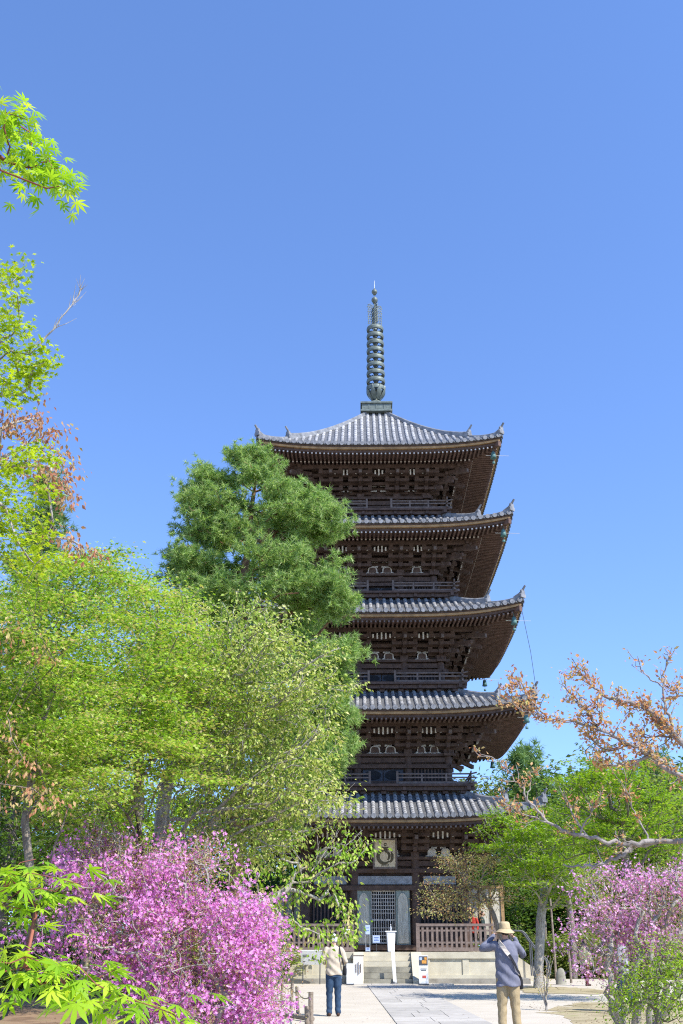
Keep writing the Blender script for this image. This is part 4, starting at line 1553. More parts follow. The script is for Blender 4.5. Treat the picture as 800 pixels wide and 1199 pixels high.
# --- bronze leaved cherry between them
TC = pxs(9.0, .4, [(18, 484), (34, 478), (46, 474), (36, 490), (52, 490), (58, 496), (66, 503), (76, 510), (46, 508), (12, 498), (2, 510), (30, 512), (0, 530), (60, 528), (70, 532), (78, 538), (88, 546), (50, 556), (62, 556), (70, 566), (80, 574), (86, 584), (76, 580), (46, 545), (10, 532), (18, 544), (56, 566), (42, 556), (24, 500), (6, 486), (66, 520), (60, 624), (72, 632), (84, 640), (94, 648), (100, 655)])
TC = np.repeat(TC, 2, 0) + rng.normal(size=(2 * len(TC), 3)) * .06
grow_tree('cherry_tree', 'cherry at the left edge with drooping bronze young leaves on pale twigs', 'tree',
          [(-4.9, 9.4, 0), (-4.8, 9.3, 2.2), (-4.6, 9.2, 4.0), (-4.4, 9.1, 5.2)], np.vstack([TC, plates([(-4.8, 9.3, 5.2, .7, .8, 1.0, 30)], .3, 3)]), L['bronze_r'], m=16, sr=.065, flat=.7,
          bark='bark_pale', r_base=.06, r_tip=.003, shape=S_OVAL, size=(.038, .068), droop=2.0, up=.3, bf=.3, seg=.25)

TCL = pxs(10.2, .3, [(10, 735), (30, 742), (50, 750), (20, 755), (60, 762), (5, 860), (20, 885), (45, 900), (10, 915), (30, 930), (60, 945), (75, 935), (5, 945), (50, 925), (15, 840), (-10, 760), (-15, 890)])
TCL = np.repeat(TCL, 2, 0) + rng.normal(size=(2 * len(TCL), 3)) * .06
TCL[:, 0] = np.minimum(TCL[:, 0], at(85, 850, 10.2)[0])
grow_tree('cherry_sapling', 'low cherry at the left edge with drooping pale bronze leaves before the broad maple', 'tree',
          [(-5.0, 10.3, 0), (-4.95, 10.3, 1.2), (-4.8, 10.25, 2.6), (-4.7, 10.2, 3.6)], TCL, L['bronze'], m=10, sr=.09, flat=.7,
          bark='bark', r_base=.011, r_tip=.002, shape=S_OVAL, size=(.04, .07), droop=2.2, up=.3, bf=.1, seg=.25)

# --- the broad maples that fill the left
grow_tree('maple_tree', 'broad yellow green maple with layered leaves filling the left side', 'tree',
          [G(60, 1178) + [-.6, -1.5, 0], at(40, 1080, 12.2), at(30, 960, 12.3), at(45, 860, 12.4), at(75, 760, 12.5)],
          plates([lobe(70, 730, 12.2, 85, 62, 1.7, 70), lobe(40, 820, 12.0, 105, 70, 1.8, 85), lobe(125, 685, 12.6, 50, 34, 1.2, 26), lobe(80, 890, 12.2, 90, 50, 1.6, 48), lobe(-60, 780, 12.2, 90, 130, 1.8, 50)], .40, 5, shell=.4, thick=.04),
          L['maple_y'], m=38, sr=.12, flat=.16, bark='bark', r_base=.05, r_tip=.003, size=(.026, .042), droop=.15, bf=.5, jit=.04, chain=1, seg=.22)
grow_tree('maple_tree', 'green maple with slim dark stems standing behind the tall azalea', 'tree',
          [G(166, 1160) + [0, 0, 0], at(164, 1000, 15.0), at(160, 900, 15.1), at(172, 820, 15.2), at(185, 740, 15.3)],
          plates([lobe(165, 725, 15.2, 60, 58, 1.5, 44), lobe(210, 790, 15.0, 60, 65, 1.6, 55), lobe(130, 830, 14.8, 80, 70, 1.6, 75), lobe(190, 875, 14.8, 70, 40, 1.5, 34), lobe(100, 950, 15.2, 70, 40, 1.4, 22)], .45, 5, shell=.4, thick=.05),
          L['maple_y'], m=32, sr=.14, flat=.16, bark='bark', r_base=.085, r_tip=.004, size=(.032, .05), droop=.15, bf=.5, jit=.04, chain=1, seg=.25)
for (sx, sy, Y, lab) in ((20, 900, 24, 'leafy dark green tree far back behind the left maples'), (120, 900, 27, 'leafy green tree behind the slim stems left of the pale trunk')):
    grow_tree('broadleaf_tree', lab, 'tree', [(at(sx, sy, Y)[0], Y, 0), (at(sx, sy, Y)[0] + .1, Y, 3), (at(sx, sy, Y)[0], Y, 6)],
              plates([lobe(sx, 960, Y, 110, 130, 2.2, 150), lobe(sx + 20, 830, Y, 100, 60, 2.2, 90)], .6, 4, shell=.4, thick=.12), L['green'] if sx > 50 else L['deep'], m=16, sr=.3, size=(.11, .16), r_base=.14, shape=S_OVAL, bf=.4)

# --- olive green tree with hanging leaves before the pine
base6 = G(186, 1160)
Y6 = 16.6
TO = plates([lobe(285, 748, Y6, 62, 40, 1.5, 42), lobe(235, 790, Y6, 65, 60, 1.6, 65), lobe(330, 800, Y6, 75, 55, 1.6, 85), lobe(310, 855, Y6, 85, 52, 1.6, 78),
             lobe(250, 890, Y6 + .3, 65, 50, 1.3, 36), lobe(345, 930, Y6, 60, 45, 1.3, 50), lobe(290, 970, Y6 + .2, 75, 42, 1.3, 40), lobe(215, 720, Y6 + .4, 35, 30, 1, 18)], .34, 4, shell=.45, thick=.08, tilt=.35)
TO2 = pxs(Y6, .2, [(365, 800), (380, 795), (372, 815), (392, 812), (404, 806), (414, 803), (425, 801), (385, 830), (375, 850), (395, 840), (360, 775), (350, 760), (335, 735), (320, 710), (300, 695), (310, 700), (280, 700), (392, 870), (385, 890), (375, 900), (350, 720), (345, 745), (390, 855)])
grow_tree('cherry_tree', 'olive green cherry with a forked pale trunk and hanging young leaves before the pine', 'tree',
          [base6, at(183, 1000, Y6), at(196, 925, Y6), at(214, 880, Y6), at(236, 835, Y6), at(262, 775, Y6)], np.vstack([TO, np.repeat(TO2, 2, 0) + rng.normal(size=(2 * len(TO2), 3)) * .06]),
          L['cherry'], m=14, sr=.105, flat=.6, bark='bark_pale', r_base=.14, r_tip=.0055, shape=S_OVAL, size=(.05, .088), droop=1.0, up=.55, bf=.6, jit=.03, chain=4, seg=.2)
# --- lower young tree reaching in front of the porch
Y7 = 19.5
TY = pxs(Y7, .25, [(432, 990), (420, 988), (425, 1000), (410, 996), (398, 1002), (385, 992), (400, 985), (375, 1010), (388, 1015), (405, 1012), (372, 1030), (390, 1030), (360, 1020), (350, 1035), (365, 1045), (345, 1010), (340, 1025), (352, 985), (342, 975), (330, 985), (325, 1000),
                   (395, 1048), (402, 1058), (405, 1072), (412, 1080), (415, 1088), (408, 1092), (398, 1060), (385, 1040), (378, 1090), (390, 1095), (400, 1095), (385, 1105), (380, 1112), (360, 1088), (345, 1085), (350, 1075), (335, 1070), (330, 1085), (320, 1075), (315, 1060), (340, 1055), (325, 1040), (310, 1035), (300, 1020), (318, 1020), (310, 1000), (300, 985), (330, 960), (318, 970), (290, 1000), (280, 1030), (300, 1050), (345, 1045), (300, 1075), (315, 1090), (328, 1110), (325, 1060)])
TY = np.repeat(TY, 3, 0) + rng.normal(size=(3 * len(TY), 3)) * .10
yt = grow_tree('cherry_tree', 'young cherry spreading fresh green branches across the left porch railing', 'tree',
               [G(262, 1170), at(275, 1110, Y7), at(292, 1075, Y7), at(310, 1058, Y7), at(336, 1040, Y7)], TY, L['maple_y'], m=11, sr=.11, flat=.55, bark='bark_pale', r_base=.075, r_tip=.004,
               shape=S_OVAL, size=(.065, .105), droop=1.6, up=.4, bf=.12, jit=.03)
mb = MB()
for a, b_ in (((364, 1020), (398, 972)), ((380, 1005), (405, 985)), ((370, 1012), (372, 980)), ((355, 1040), (345, 995)), ((395, 1000), (425, 972))):
    bare(mb, at(*a, Y7), at(*b_, Y7), 6, .012, .4)
o = mb.build('bare_twig', M['bark_pale'], yt)
o.matrix_parent_inverse = Matrix.Translation(-Vector(G(262, 1170)))

# --- red pine beside the pagoda
YP = 30.0


def pine(name, label, trunk, targets, leaf, m, size, r_base, bark='bark_red', group=None, sr=.25, upb=.55, bf=.3, rt=.01):
    base = np.asarray(trunk[0], float)
    root = thing(name, label, 'tree', tuple(base), 0, group)
    pts = [np.asarray(trunk[0], float)]
    for a, b in zip(trunk[:-1], trunk[1:]):
        a, b = np.asarray(a, float), np.asarray(b, float)
        s = max(1, int(np.linalg.norm(b - a) / .5))
        pts += [a + (b - a) * i / s + rng.normal(size=3) * .03 for i in range(1, s + 1)]
    nodes, par, tid = skeleton(pts, targets, bf=bf, seg=.5, jit=.05, arch=-.04)
    mb = MB()
    limbs(mb, nodes, par, rt, r_base)
    mb.build('trunk', M[bark], root, True).matrix_parent_inverse = Matrix.Translation(-Vector(base))
    T = nodes[tid]
    pd = nrm(T - nodes[par[tid]])
    mb = MB()
    P, off = scatter(T, pd, m, sr, .6)
    D = np.repeat(pd, m, 0) * .7 + off / sr * .45 + np.array([0, 0, upb]) + rng.normal(size=P.shape) * .2
    Nn = rng.normal(size=P.shape)
    n = len(P)
    kk = rng.integers(0, len(TUFTS), n)
    for q, tf in enumerate(TUFTS):
        w = kk == q
        join_leaves(mb, P[w], D[w], Nn[w], rng.uniform(size[0], size[1], w.sum()), tf)
    mb.build('crown', leaf, root).matrix_parent_inverse = Matrix.Translation(-Vector(base))
    return root


TP = []
yy = [530, 548, 575, 600, 640, 700, 780, 860, 930, 990]
rl = [10, 26, 76, 72, 84, 100, 105, 100, 90, 60]
rrt = [12, 36, 62, 98, 104, 122, 116, 114, 84, 50]
for q in range(130):
    y_ = 532 + 440 * rng.random() ** 1.05
    a = rng.uniform(0, 2 * PI)
    k_ = np.interp(y_, yy, rrt) if math.cos(a) > 0 else np.interp(y_, yy, rl)
    c_ = at(292, y_, YP)
    Rb = k_ * axd(c_) / FPX * rng.uniform(.82, 1.12)
    d_ = np.array([math.cos(a), math.sin(a), 0])
    sd_ = np.array([-d_[1], d_[0], 0])
    nt_ = int(6 + 9 * Rb / 3)
    sc_ = .55 * rng.uniform(.7, 1.2)
    for w in range(nt_):
        f = 1 - .62 * rng.random() ** 1.3
        lat = rng.normal() * (1.12 - f) * Rb * .42 * sc_ * 2
        TP.append(c_ + d_ * Rb * f + sd_ * lat + np.array([0, 0, .22 * (f - 1) * Rb + .16 * (1 - abs(lat)) * f + rng.normal() * .07]))
TP = np.array(TP)
TP = np.vstack([TP, plates([lobe(384, 690, YP - 1.2, 24, 18, .8, 14), lobe(392, 770, YP - 1.4, 20, 16, .8, 12), lobe(390, 835, YP - 1.4, 20, 18, .8, 12), lobe(382, 890, YP - 1.4, 22, 14, .8, 10), lobe(225, 660, YP, 26, 26, 1.0, 14), lobe(245, 700, YP, 34, 24, 1.0, 14), lobe(345, 588, YP - .5, 36, 24, 1.0, 18), lobe(368, 622, YP - .6, 30, 24, 1.0, 16), lobe(378, 592, YP - .8, 14, 12, .5, 7), lobe(255, 600, YP, 34, 26, 1.0, 16), lobe(355, 660, YP - .6, 34, 22, 1.0, 12), lobe(235, 560, YP, 18, 14, .6, 8), lobe(392, 706, YP - 1, 22, 9, .5, 8), lobe(385, 795, YP - 1, 24, 16, .7, 12), lobe(378, 862, YP - 1, 26, 18, .7, 14), lobe(360, 905, YP - 1, 26, 16, .7, 10)], .22, 5, thick=.06, tilt=-.1)])
pb = np.array([at(283, 690, YP)[0] + .25, YP, 0])
pine('pine_tree', 'tall red pine overlapping the left eaves of the pagoda', [pb, pb + [-.1, 0, 4], at(285, 740, YP), at(282, 690, YP), at(290, 630, YP), at(300, 560, YP)], TP, L['pine'], 8, (.15, .24), .20, sr=.20, upb=.6, bf=.45)
# --- dark conifer behind the left maples
YC = 36
cb = at(48, 640, YC)
TCo = []
for q in range(260):
    t = rng.random()
    z = cb[2] + 3.0 - 12 * t
    r = .25 + 2.3 * t ** .8
    a = rng.uniform(0, 2 * PI)
    rr = r * rng.uniform(.3, 1)
    TCo.append((cb[0] + rr * math.cos(a), YC + rr * math.sin(a), z - .25 * rr))
pine('cedar_tree', 'dark conical cedar standing far behind the left maples', [(cb[0], YC, 0), (cb[0], YC, 8), (cb[0], YC, cb[2] + 2.6)], np.array(TCo), L['far_pine'], 9, (.2, .32), .2, 'bark', sr=.25, upb=.0)


# --- azaleas
def azalea(name, label, base, lobes, m, leafmats, twig='bark_pale', seed_stems=9, sr=.08, size=(.022, .034), k=5, bf=.15, leafn=3, leaf=None, lsz=(.02, .035), green=0.0, pr=.2, rb=.05, bloom=.62):
    base = np.asarray(base, float)
    root = thing(name, label, 'shrub', tuple(base))
    T = plates(lobes, pr, k, shell=.55, thick=.1, tilt=.4)
    T = T[T[:, 2] > .15]
    W_mb = MB()
    FL_, LV = MB(), MB()
    assign = rng.integers(0, seed_stems, len(T))
    c = T[:, :2].mean(0)
    ang = np.arctan2(T[:, 1] - c[1], T[:, 0] - c[0])
    assign = ((ang + PI) / (2 * PI) * seed_stems).astype(int) % seed_stems
    for s in range(seed_stems):
        Ts = T[assign == s]
        if len(Ts) == 0:
            continue
        a = (s + .5) / seed_stems * 2 * PI - PI
        st = base + np.array([math.cos(a) * .25, math.sin(a) * .25, 0])
        tgt = Ts.mean(0)
        tr = [st + (np.array([tgt[0], tgt[1], tgt[2] * .55]) - st) * t + rng.normal(size=3) * .03 for t in np.linspace(0, .75, 5)]
        tr[0] = st
        nodes, par, tid = skeleton(tr, Ts, bf=bf, seg=.2, jit=.07, arch=.03)
        limbs(W_mb, nodes, par, .0045, rb)
        Tn = nodes[tid]
        pd = nrm(Tn - nodes[par[tid]])
        nz = np.sin(Tn[:, 0] * 5.1 + 1.3) + np.sin(Tn[:, 2] * 6.3 + Tn[:, 0] * 2) + np.sin(Tn[:, 1] * 4.7)
        kp = rng.random(len(Tn)) < np.clip(bloom + .3 * nz, .06, 1)
        P, off = scatter(Tn[kp], pd[kp], m, sr, .8)
        n = len(P)
        D = rng.normal(size=(n, 3)) + off / sr * .3
        Nn = off / sr + np.array([0, 0, .7]) + rng.normal(size=(n, 3)) * .5
        join_leaves(FL_, P, D, Nn, rng.uniform(size[0], size[1], n), S_FLOWER)
        P, off = scatter(Tn, pd, leafn, sr * 1.3, .8)
        n = len(P)
        join_leaves(LV, P, off + rng.normal(size=(n, 3)) * sr * .5, np.array([0, 0, 1]) + rng.normal(size=(n, 3)) * .5, rng.uniform(lsz[0], lsz[1], n), S_DIAMOND)
    inv = Matrix.Translation(-Vector(base))
    W_mb.build('stems', M[twig], root, True).matrix_parent_inverse = inv
    FL_.build('blossom', leafmats, root).matrix_parent_inverse = inv
    LV.build('foliage', leaf or L['bronze_g'], root).matrix_parent_inverse = inv
    return root


YA = 14.6
azalea('azalea_shrub', 'large magenta azalea in full bloom at the lower left beside the stake fence', (at(190, 1180, YA)[0], YA + .2, 0),
       [lobe(120, 1010, YA, 60, 35, .9, 70), lobe(215, 1015, YA - .1, 50, 28, .8, 60), lobe(160, 1050, YA - .2, 95, 45, 1.1, 120), lobe(265, 1090, YA - .2, 60, 50, 1.0, 110), lobe(120, 1100, YA - .3, 75, 45, .9, 70), lobe(205, 1110, YA - .5, 80, 50, .9, 110), lobe(290, 1130, YA - .2, 46, 45, .8, 70), lobe(230, 1180, YA - .4, 90, 40, .9, 70), lobe(130, 985, YA, 22, 14, .4, 16), lobe(315, 1180, YA - .4, 30, 26, .6, 30)],
       10, L['pink'], bloom=.48, leafn=9, leaf=L['bronze_g'], sr=.075)
YB = 19.0
azalea('azalea_shrub', 'pale magenta azalea in bloom at the right edge under the maple', (at(745, 1150, YB)[0], YB + .3, 0),
       [lobe(730, 1050, YB, 55, 35, .9, 60), lobe(775, 1035, YB + .2, 45, 30, .9, 45), lobe(720, 1095, YB, 50, 40, .9, 60), lobe(775, 1090, YB, 50, 40, .9, 50), lobe(700, 1125, YB, 28, 22, .7, 20), lobe(690, 1045, YB, 18, 16, .5, 10), lobe(820, 1080, YB, 50, 60, 1.0, 40)],
       9, L['pink_d'], leafn=9, leaf=L['bronze_g'], sr=.095, size=(.022, .034), bloom=.38)
# leafy shrub in front of it
YS = 17.0
grow_tree('leafy_shrub', 'low yellow green leafy shrub in front of the pale azalea', 'shrub', [(at(775, 1199, YS)[0], YS, 0), at(772, 1190, YS), at(770, 1170, YS)],
          plates([lobe(770, 1140, YS, 42, 40, .8, 60), lobe(740, 1175, YS - .2, 28, 22, .6, 26), lobe(805, 1150, YS, 40, 50, .8, 40)], .18, 4, shell=.4), L['green'], m=12, sr=.09, flat=.7, size=(.03, .055), shape=S_OVAL, r_base=.04, r_tip=.004, bf=.15, seg=.15)
sp0 = G(640, 1183)
sap = thing('sapling', 'sparse small sapling with thin stems in a moss ring near the right maple', 'shrub', tuple(sp0))
mb, lv = MB(), MB()
for q in range(9):
    a_ = rng.uniform(0, 2 * PI)
    e_ = np.array([math.cos(a_) * rng.uniform(.1, .45), math.sin(a_) * rng.uniform(.1, .45), rng.uniform(.6, 1.25)])
    P = np.array([e_ * [t_ ** 1.4, t_ ** 1.4, t_] + rng.normal(size=3) * .012 for t_ in np.linspace(0, 1, 7)])
    mb.tube(P, np.linspace(.014, .004, 7), 5)
    for w_ in range(26):
        t_ = rng.uniform(.35, 1)
        p = e_ * [t_ ** 1.4, t_ ** 1.4, t_] + rng.normal(size=3) * .05
        join_leaves(lv, p[None], rng.normal(size=(1, 3)), np.array([[0, 0, 1.0]]) + rng.normal(size=(1, 3)) * .4, rng.uniform(.03, .055), S_OVAL)
mb.build('stems', M['bark_pale'], sap, True)
lv.build('foliage', L['bronze_g'], sap)

# --- maples on the right
ba = G(630, 1157)
YM = ba[1]
grow_tree('maple_tree', 'bright green maple with a leaning pale trunk right of the pagoda porch', 'tree',
          [ba, ba + [.12, 0, 1.0], ba + [.25, 0, 2.2], ba + [.5, .1, 3.2], ba + [.7, .1, 4.4]],
          plates([lobe(645, 985, YM - 2.0, 70, 28, 1.6, 70), lobe(640, 1020, YM - 2.2, 55, 22, 1.4, 60), lobe(610, 965, YM - 2.4, 48, 18, 1.3, 36), lobe(690, 960, YM - 1.6, 60, 35, 1.6, 60), lobe(660, 1050, YM - .5, 45, 14, 1.4, 26), lobe(585, 990, YM - 2.4, 26, 10, 1.0, 12)], .55, 4, shell=.35, thick=.05),
          L['green'], m=20, sr=.15, flat=.22, bark='bark_pale', r_base=.17, r_tip=.008, size=(.05, .08), droop=.15, bf=.5, chain=3, seg=.3)
bb = np.array([at(745, 1000, 31)[0], 31.0, 0])
grow_tree('maple_tree', 'bright green maple crown above the right azalea', 'tree',
          [bb, bb + [0, 0, 2.0], bb + [-.3, 0, 3.4], bb + [-.4, 0, 5.0]],
          plates([lobe(720, 930, 31, 75, 38, 2.0, 90), lobe(690, 905, 31, 40, 22, 1.5, 30), lobe(775, 960, 31, 60, 40, 2.0, 60), lobe(700, 975, 31, 60, 30, 1.6, 50), lobe(770, 1000, 31, 60, 25, 1.5, 30)], .48, 4, shell=.35, thick=.05),
          L['green'], m=20, sr=.14, flat=.22, bark='bark', r_base=.14, r_tip=.007, size=(.045, .075), droop=.15, bf=.5, chain=3, seg=.28)
# --- small bronze green tree in front of the porch
YZ = 39.5
zb = np.array([at(596, 1100, YZ)[0], YZ, 0])
grow_tree('maple_tree', 'slender bronze green tree in front of the right porch railing', 'tree',
          [zb, zb + [-.1, 0, 1.2], zb + [-.5, 0, 2.4], zb + [-.9, 0, 3.3]],
          plates([lobe(560, 1010, YZ, 40, 16, 1.3, 22), lobe(530, 1040, YZ, 36, 16, 1.2, 22), lobe(510, 1062, YZ, 22, 12, .9, 12), lobe(555, 1065, YZ, 40, 14, 1.2, 14), lobe(525, 1010, YZ, 20, 10, .8, 8), lobe(590, 1040, YZ, 30, 20, 1, 10)], .42, 4, shell=.35, thick=.08),
          L['bronze_g'], m=13, sr=.2, flat=.4, bark='bark', r_base=.09, r_tip=.007, size=(.07, .11), droop=.5, bf=.25, shape=S_OVAL)

# --- cherry on the right with long pale boughs and bronze leaves
YR = 12.0
ct = np.array([at(960, 1000, YR)[0], YR, 0])
root = thing('cherry_tree', 'cherry leaning in from the right with long pale boughs and sparse bronze leaves', 'tree', tuple(ct))
mb, lv = MB(), MB()
mb.tube([ct, ct + [-.1, 0, 1.2], ct + [-.15, 0, 2.2], ct + [-.1, .1, 3.4], ct + [.1, .2, 4.6]], [.2, .16, .14, .11, .06], 10)


def bough(pts, r0, r1, twigs, ln, up=.3, lm=6, dY=.12, tl=.26):
    P = np.array([at(x, y, YR + d) for x, y, d in pts])
    # finer, slightly crooked
    Q = []
    for a, b in zip(P[:-1], P[1:]):
        for t in np.linspace(0, 1, 5)[:-1]:
            Q.append(a + (b - a) * t + rng.normal(size=3) * .014)
    Q.append(P[-1])
    Q = np.array(Q)
    rr = np.linspace(r0, r1, len(Q)) * rng.uniform(.9, 1.12, len(Q))
    mb.tube(Q, rr, 8, False)
    for q in range(twigs):
        f = rng.uniform(.12, 1) * (len(Q) - 1)
        i = min(int(f), len(Q) - 2)
        p = Q[i] + (Q[i + 1] - Q[i]) * (f - i)
        t = nrm(Q[i + 1] - Q[i])
        d = nrm(t * rng.uniform(.5, 1.2) + rng.normal(size=3) * .5 + np.array([0, 0, up]))
        l = rng.uniform(.3, 1) * tl
        mid = p + d * l * .55 + rng.normal(size=3) * .02
        e = p + d * l + np.array([0, 0, .05 * l])
        mb.tube([p, mid, e], [min(.011, rr[i] * .6), .006, .003], 4, False)
        nl = int(ln * 2.2 * rng.uniform(.4, 1.3))
        if nl:
            tt = rng.uniform(.25, 1.05, nl)
            S = p + (e - p) * tt[:, None] + rng.normal(size=(nl, 3)) * .035
            D = rng.normal(size=(nl, 3)) * .8 + d * .6 + np.array([0, 0, -.1])
            join_leaves(lv, S, D, np.array([0, 0, .8]) + rng.normal(size=(nl, 3)) * .5, rng.uniform(.035, .07, nl), S_OVAL)
    return Q


bough([(960, 960, .2), (880, 938, .1), (800, 910, 0), (770, 893, 0), (748, 876, -.05), (725, 866, -.05), (700, 850, 0), (660, 845, 0), (640, 841, 0), (620, 835, 0)], .036, .005, 60, 6)
bough([(700, 851, 0), (685, 830, .05), (670, 815, .05), (655, 800, 0)], .02, .004, 14, 9)
bough([(640, 841, 0), (625, 822, 0), (612, 808, 0), (600, 796, 0)], .012, .004, 14, 7)
bough([(632, 838, .02), (614, 833, 0), (600, 822, 0), (595, 812, 0)], .010, .003, 10, 7)
bough([(880, 938, .1), (810, 884, .1), (790, 862, .1), (775, 846, .1), (762, 832, .1), (745, 824, .1), (722, 820, .1), (703, 812, .12), (690, 800, .1), (676, 787, .1)], .05, .006, 50, 9)
bough([(790, 850, .1), (780, 835, .1), (776, 815, .12), (778, 795, .1), (780, 775, .1), (787, 758, .1)], .022, .004, 14, 4)
bough([(776, 806, .1), (762, 795, .1), (750, 782, .1), (743, 774, .1)], .010, .003, 6, 2)
bough([(775, 890, 0), (762, 884, 0), (735, 896, 0), (715, 896, 0), (700, 888, 0)], .022, .005, 18, 9)
bough([(740, 870, 0), (718, 880, .1), (700, 872, .1), (690, 862, .1)], .014, .004, 14, 9)
bough([(700, 850, 0), (704, 838, -.1), (700, 826, -.1)], .014, .006, 8, 8)
bough([(860, 880, .2), (800, 870, .2), (785, 862, .2), (760, 862, .2), (745, 858, .1)], .02, .005, 20, 10)
bough([(840, 800, .2), (810, 812, .2), (795, 815, .2), (785, 805, .2)], .02, .005, 14, 10)
Y0 = YR
YR = 13.2
bough([(960, 985, 0), (860, 985, 0), (800, 985, 0), (760, 986, 0), (735, 987, 0), (705, 985, 0), (680, 979, 0), (655, 971, 0), (640, 962, 0), (625, 945, 0), (612, 925, 0), (600, 908, 0), (585, 893, 0), (563, 883, 0)], .036, .004, 26, 4)
bough([(770, 986, 0), (742, 990, .1), (725, 1002, .1), (705, 1012, .1), (680, 1015, .2), (660, 1012, .2)], .035, .008, 10, 2)
bough([(690, 982, 0), (672, 955, .1), (664, 940, .1), (660, 925, .1)], .014, .004, 8, 5)
bough([(676, 978, 0), (690, 955, -.1), (702, 940, -.1)], .012, .004, 7, 5)
bough([(760, 986, 0), (745, 955, .1), (738, 935, .1), (722, 910, .1)], .012, .004, 10, 6)
bough([(640, 962, 0), (615, 955, 0), (600, 948, 0), (590, 940, 0)], .010, .004, 12, 6)
bough([(618, 935, 0), (622, 915, .05), (622, 900, .05)], .008, .003, 5, 5)
YR = Y0
inv = Matrix.Translation(-Vector(ct))
mb.build('trunk', M['bark_cherry'], root, True).matrix_parent_inverse = inv
lv.build('leaves', L['bronze'], root).matrix_parent_inverse = inv

# --- woods behind
GB = 'trees on the rise behind the pagoda'


def proto(kind, leaf, h, r, seed):
    base = np.array([0.0, 0, 0])
    if kind == 'pine':
        T = []
        for q in range(150):
            t = rng.random() ** .8
            z = h * (1 - .72 * t)
            rr = (.12 + .88 * t ** .7) * r * rng.uniform(.3, 1)
            a = rng.uniform(0, 2 * PI)
            T.append((rr * math.cos(a), rr * math.sin(a), z))
        return pine('pine_tree', '', [(0, 0, 0), (0, 0, h * .5), (.1, 0, h * .95)], np.array(T), leaf, 7, (.45, .75), .22, 'bark', sr=.5, upb=.4)
    t = grow_tree('broadleaf_tree', '', 'tree', [(0, 0, 0), (.1, 0, h * .3), (0, .1, h * .55)],
                  plates([(0, 0, h * .62, r, r, h * .36, 70), (r * .5, 0, h * .5, r * .6, r * .6, h * .25, 25), (-r * .5, .3, h * .48, r * .6, r * .6, h * .25, 25)], .9, 4, shell=.45, thick=.2),
                  leaf, m=14, sr=.5, size=(.24, .38), r_base=.2, r_tip=.02, shape=S_DIAMOND, bf=.4, seg=.8)
    return t


P_ = [proto('b', L['far'], 11, 4.0, 1), proto('b', L['far_y'], 10, 4.0, 2), proto('pine', L['far_pine'], 13, 3.2, 3), proto('b', L['deep'], 10, 3.6, 4)]
LB = ['rounded green tree in the woods behind the pagoda', 'pale yellow green tree in the woods behind the pagoda', 'dark pine in the woods behind the pagoda', 'dark leafy tree in the woods behind the pagoda']
spots = [(612, 876, 84, 2), (700, 874, 92, 0), (662, 884, 95, 0), (735, 886, 90, 0), (640, 892, 80, 3), (578, 893, 84, 0), (790, 893, 88, 1), (765, 884, 96, 2), (820, 880, 90, 3), (690, 920, 72, 3), (600, 925, 66, 3), (740, 930, 70, 0), (790, 930, 68, 0),
         (845, 910, 70, 1), (560, 940, 80, 3), (520, 960, 90, 0), (340, 950, 70, 3), (290, 940, 76, 0), (230, 930, 72, 3), (170, 920, 78, 0), (110, 915, 70, 3), (40, 905, 74, 0), (-30, 900, 70, 3), (-110, 890, 75, 2), (930, 890, 80, 0), (1010, 890, 82, 2), (400, 980, 88, 3), (460, 985, 92, 3),
         (600, 1000, 60, 3), (660, 1010, 62, 3), (720, 1010, 60, 3), (780, 1010, 58, 3), (345, 1010, 60, 3), (300, 1000, 58, 3)]
used = set()
for x, y, Y, k in spots:
    p = at(x, y, Y)
    src = P_[k]
    hh = [11, 10, 13, 10][k] * (1.0 if k != 2 else .98)
    if k in used:
        o = copy_tree(src)
    else:
        o = src
        used.add(k)
    s = p[2] / hh * .98
    o.location = (p[0], Y, 0)
    o.scale = (max(s, .75) * rng.uniform(.9, 1.1), max(s, .75), s)
    o.rotation_euler = (0, 0, rng.uniform(0, 6.28))
    tag(o, LB[k], 'tree', GB)

# undergrowth of clipped bushes behind the right maple and left of the platform
bsh = None
bp = [(604, 1090, 56), (640, 1100, 60), (668, 1095, 54), (700, 1085, 57), (735, 1090, 60), (585, 1085, 60), (345, 1075, 57), (318, 1080, 55), (370, 1085, 60), (620, 1065, 62), (655, 1060, 63), (690, 1055, 62), (770, 1080, 55), (805, 1085, 56), (20, 1085, 34), (75, 1075, 38), (130, 1085, 36), (-30, 1080, 36), (190, 1080, 40), (245, 1085, 42), (290, 1095, 46)]
for q, (x, y, Y) in enumerate(bp):
    p = at(x, y, Y)
    if bsh is None:
        bsh = grow_tree('bush', '', 'shrub', [(0, 0, 0), (0, 0, .5)], plates([(0, 0, 1.0, 1.5, 1.3, .95, 90)], .35, 4, shell=.5), L['far_y'], m=12, sr=.2, size=(.12, .2), shape=S_OVAL, r_base=.07, r_tip=.01, bf=.2)
        o = bsh
    else:
        o = copy_tree(bsh)
    o.location = (p[0], Y, 0)
    sc = max(p[2] / 1.95, .5)
    o.scale = (1.3 * rng.uniform(.9, 1.2), 1.2, sc)
    o.rotation_euler = (0, 0, rng.uniform(0, 6.28))
    tag(o, 'rounded light green bush at the edge of the woods', 'shrub', 'bushes at the edge of the woods')
# slim bare trunks seen under the right maple
for (x, y, Y, h, r) in ((672, 1140, 52, 5.5, .16), (640, 1142, 55, 6, .09), (692, 1140, 58, 5, .09)):
    p = G(x, y) * 0 + np.array([at(x, y, Y)[0], Y, 0])
    t = grow_tree('broadleaf_tree', 'slim dark trunked tree behind the open ground on the right', 'tree', [p, p + [.1, 0, h * .4], p + [0, .1, h * .75]],
                  plates([(p[0], p[1], h * .95, 1.6, 1.6, h * .22, 30)], .5, 4), L['green'], m=12, sr=.3, size=(.12, .18), r_base=r, r_tip=.01, shape=S_OVAL, group='slim trees behind the open ground')

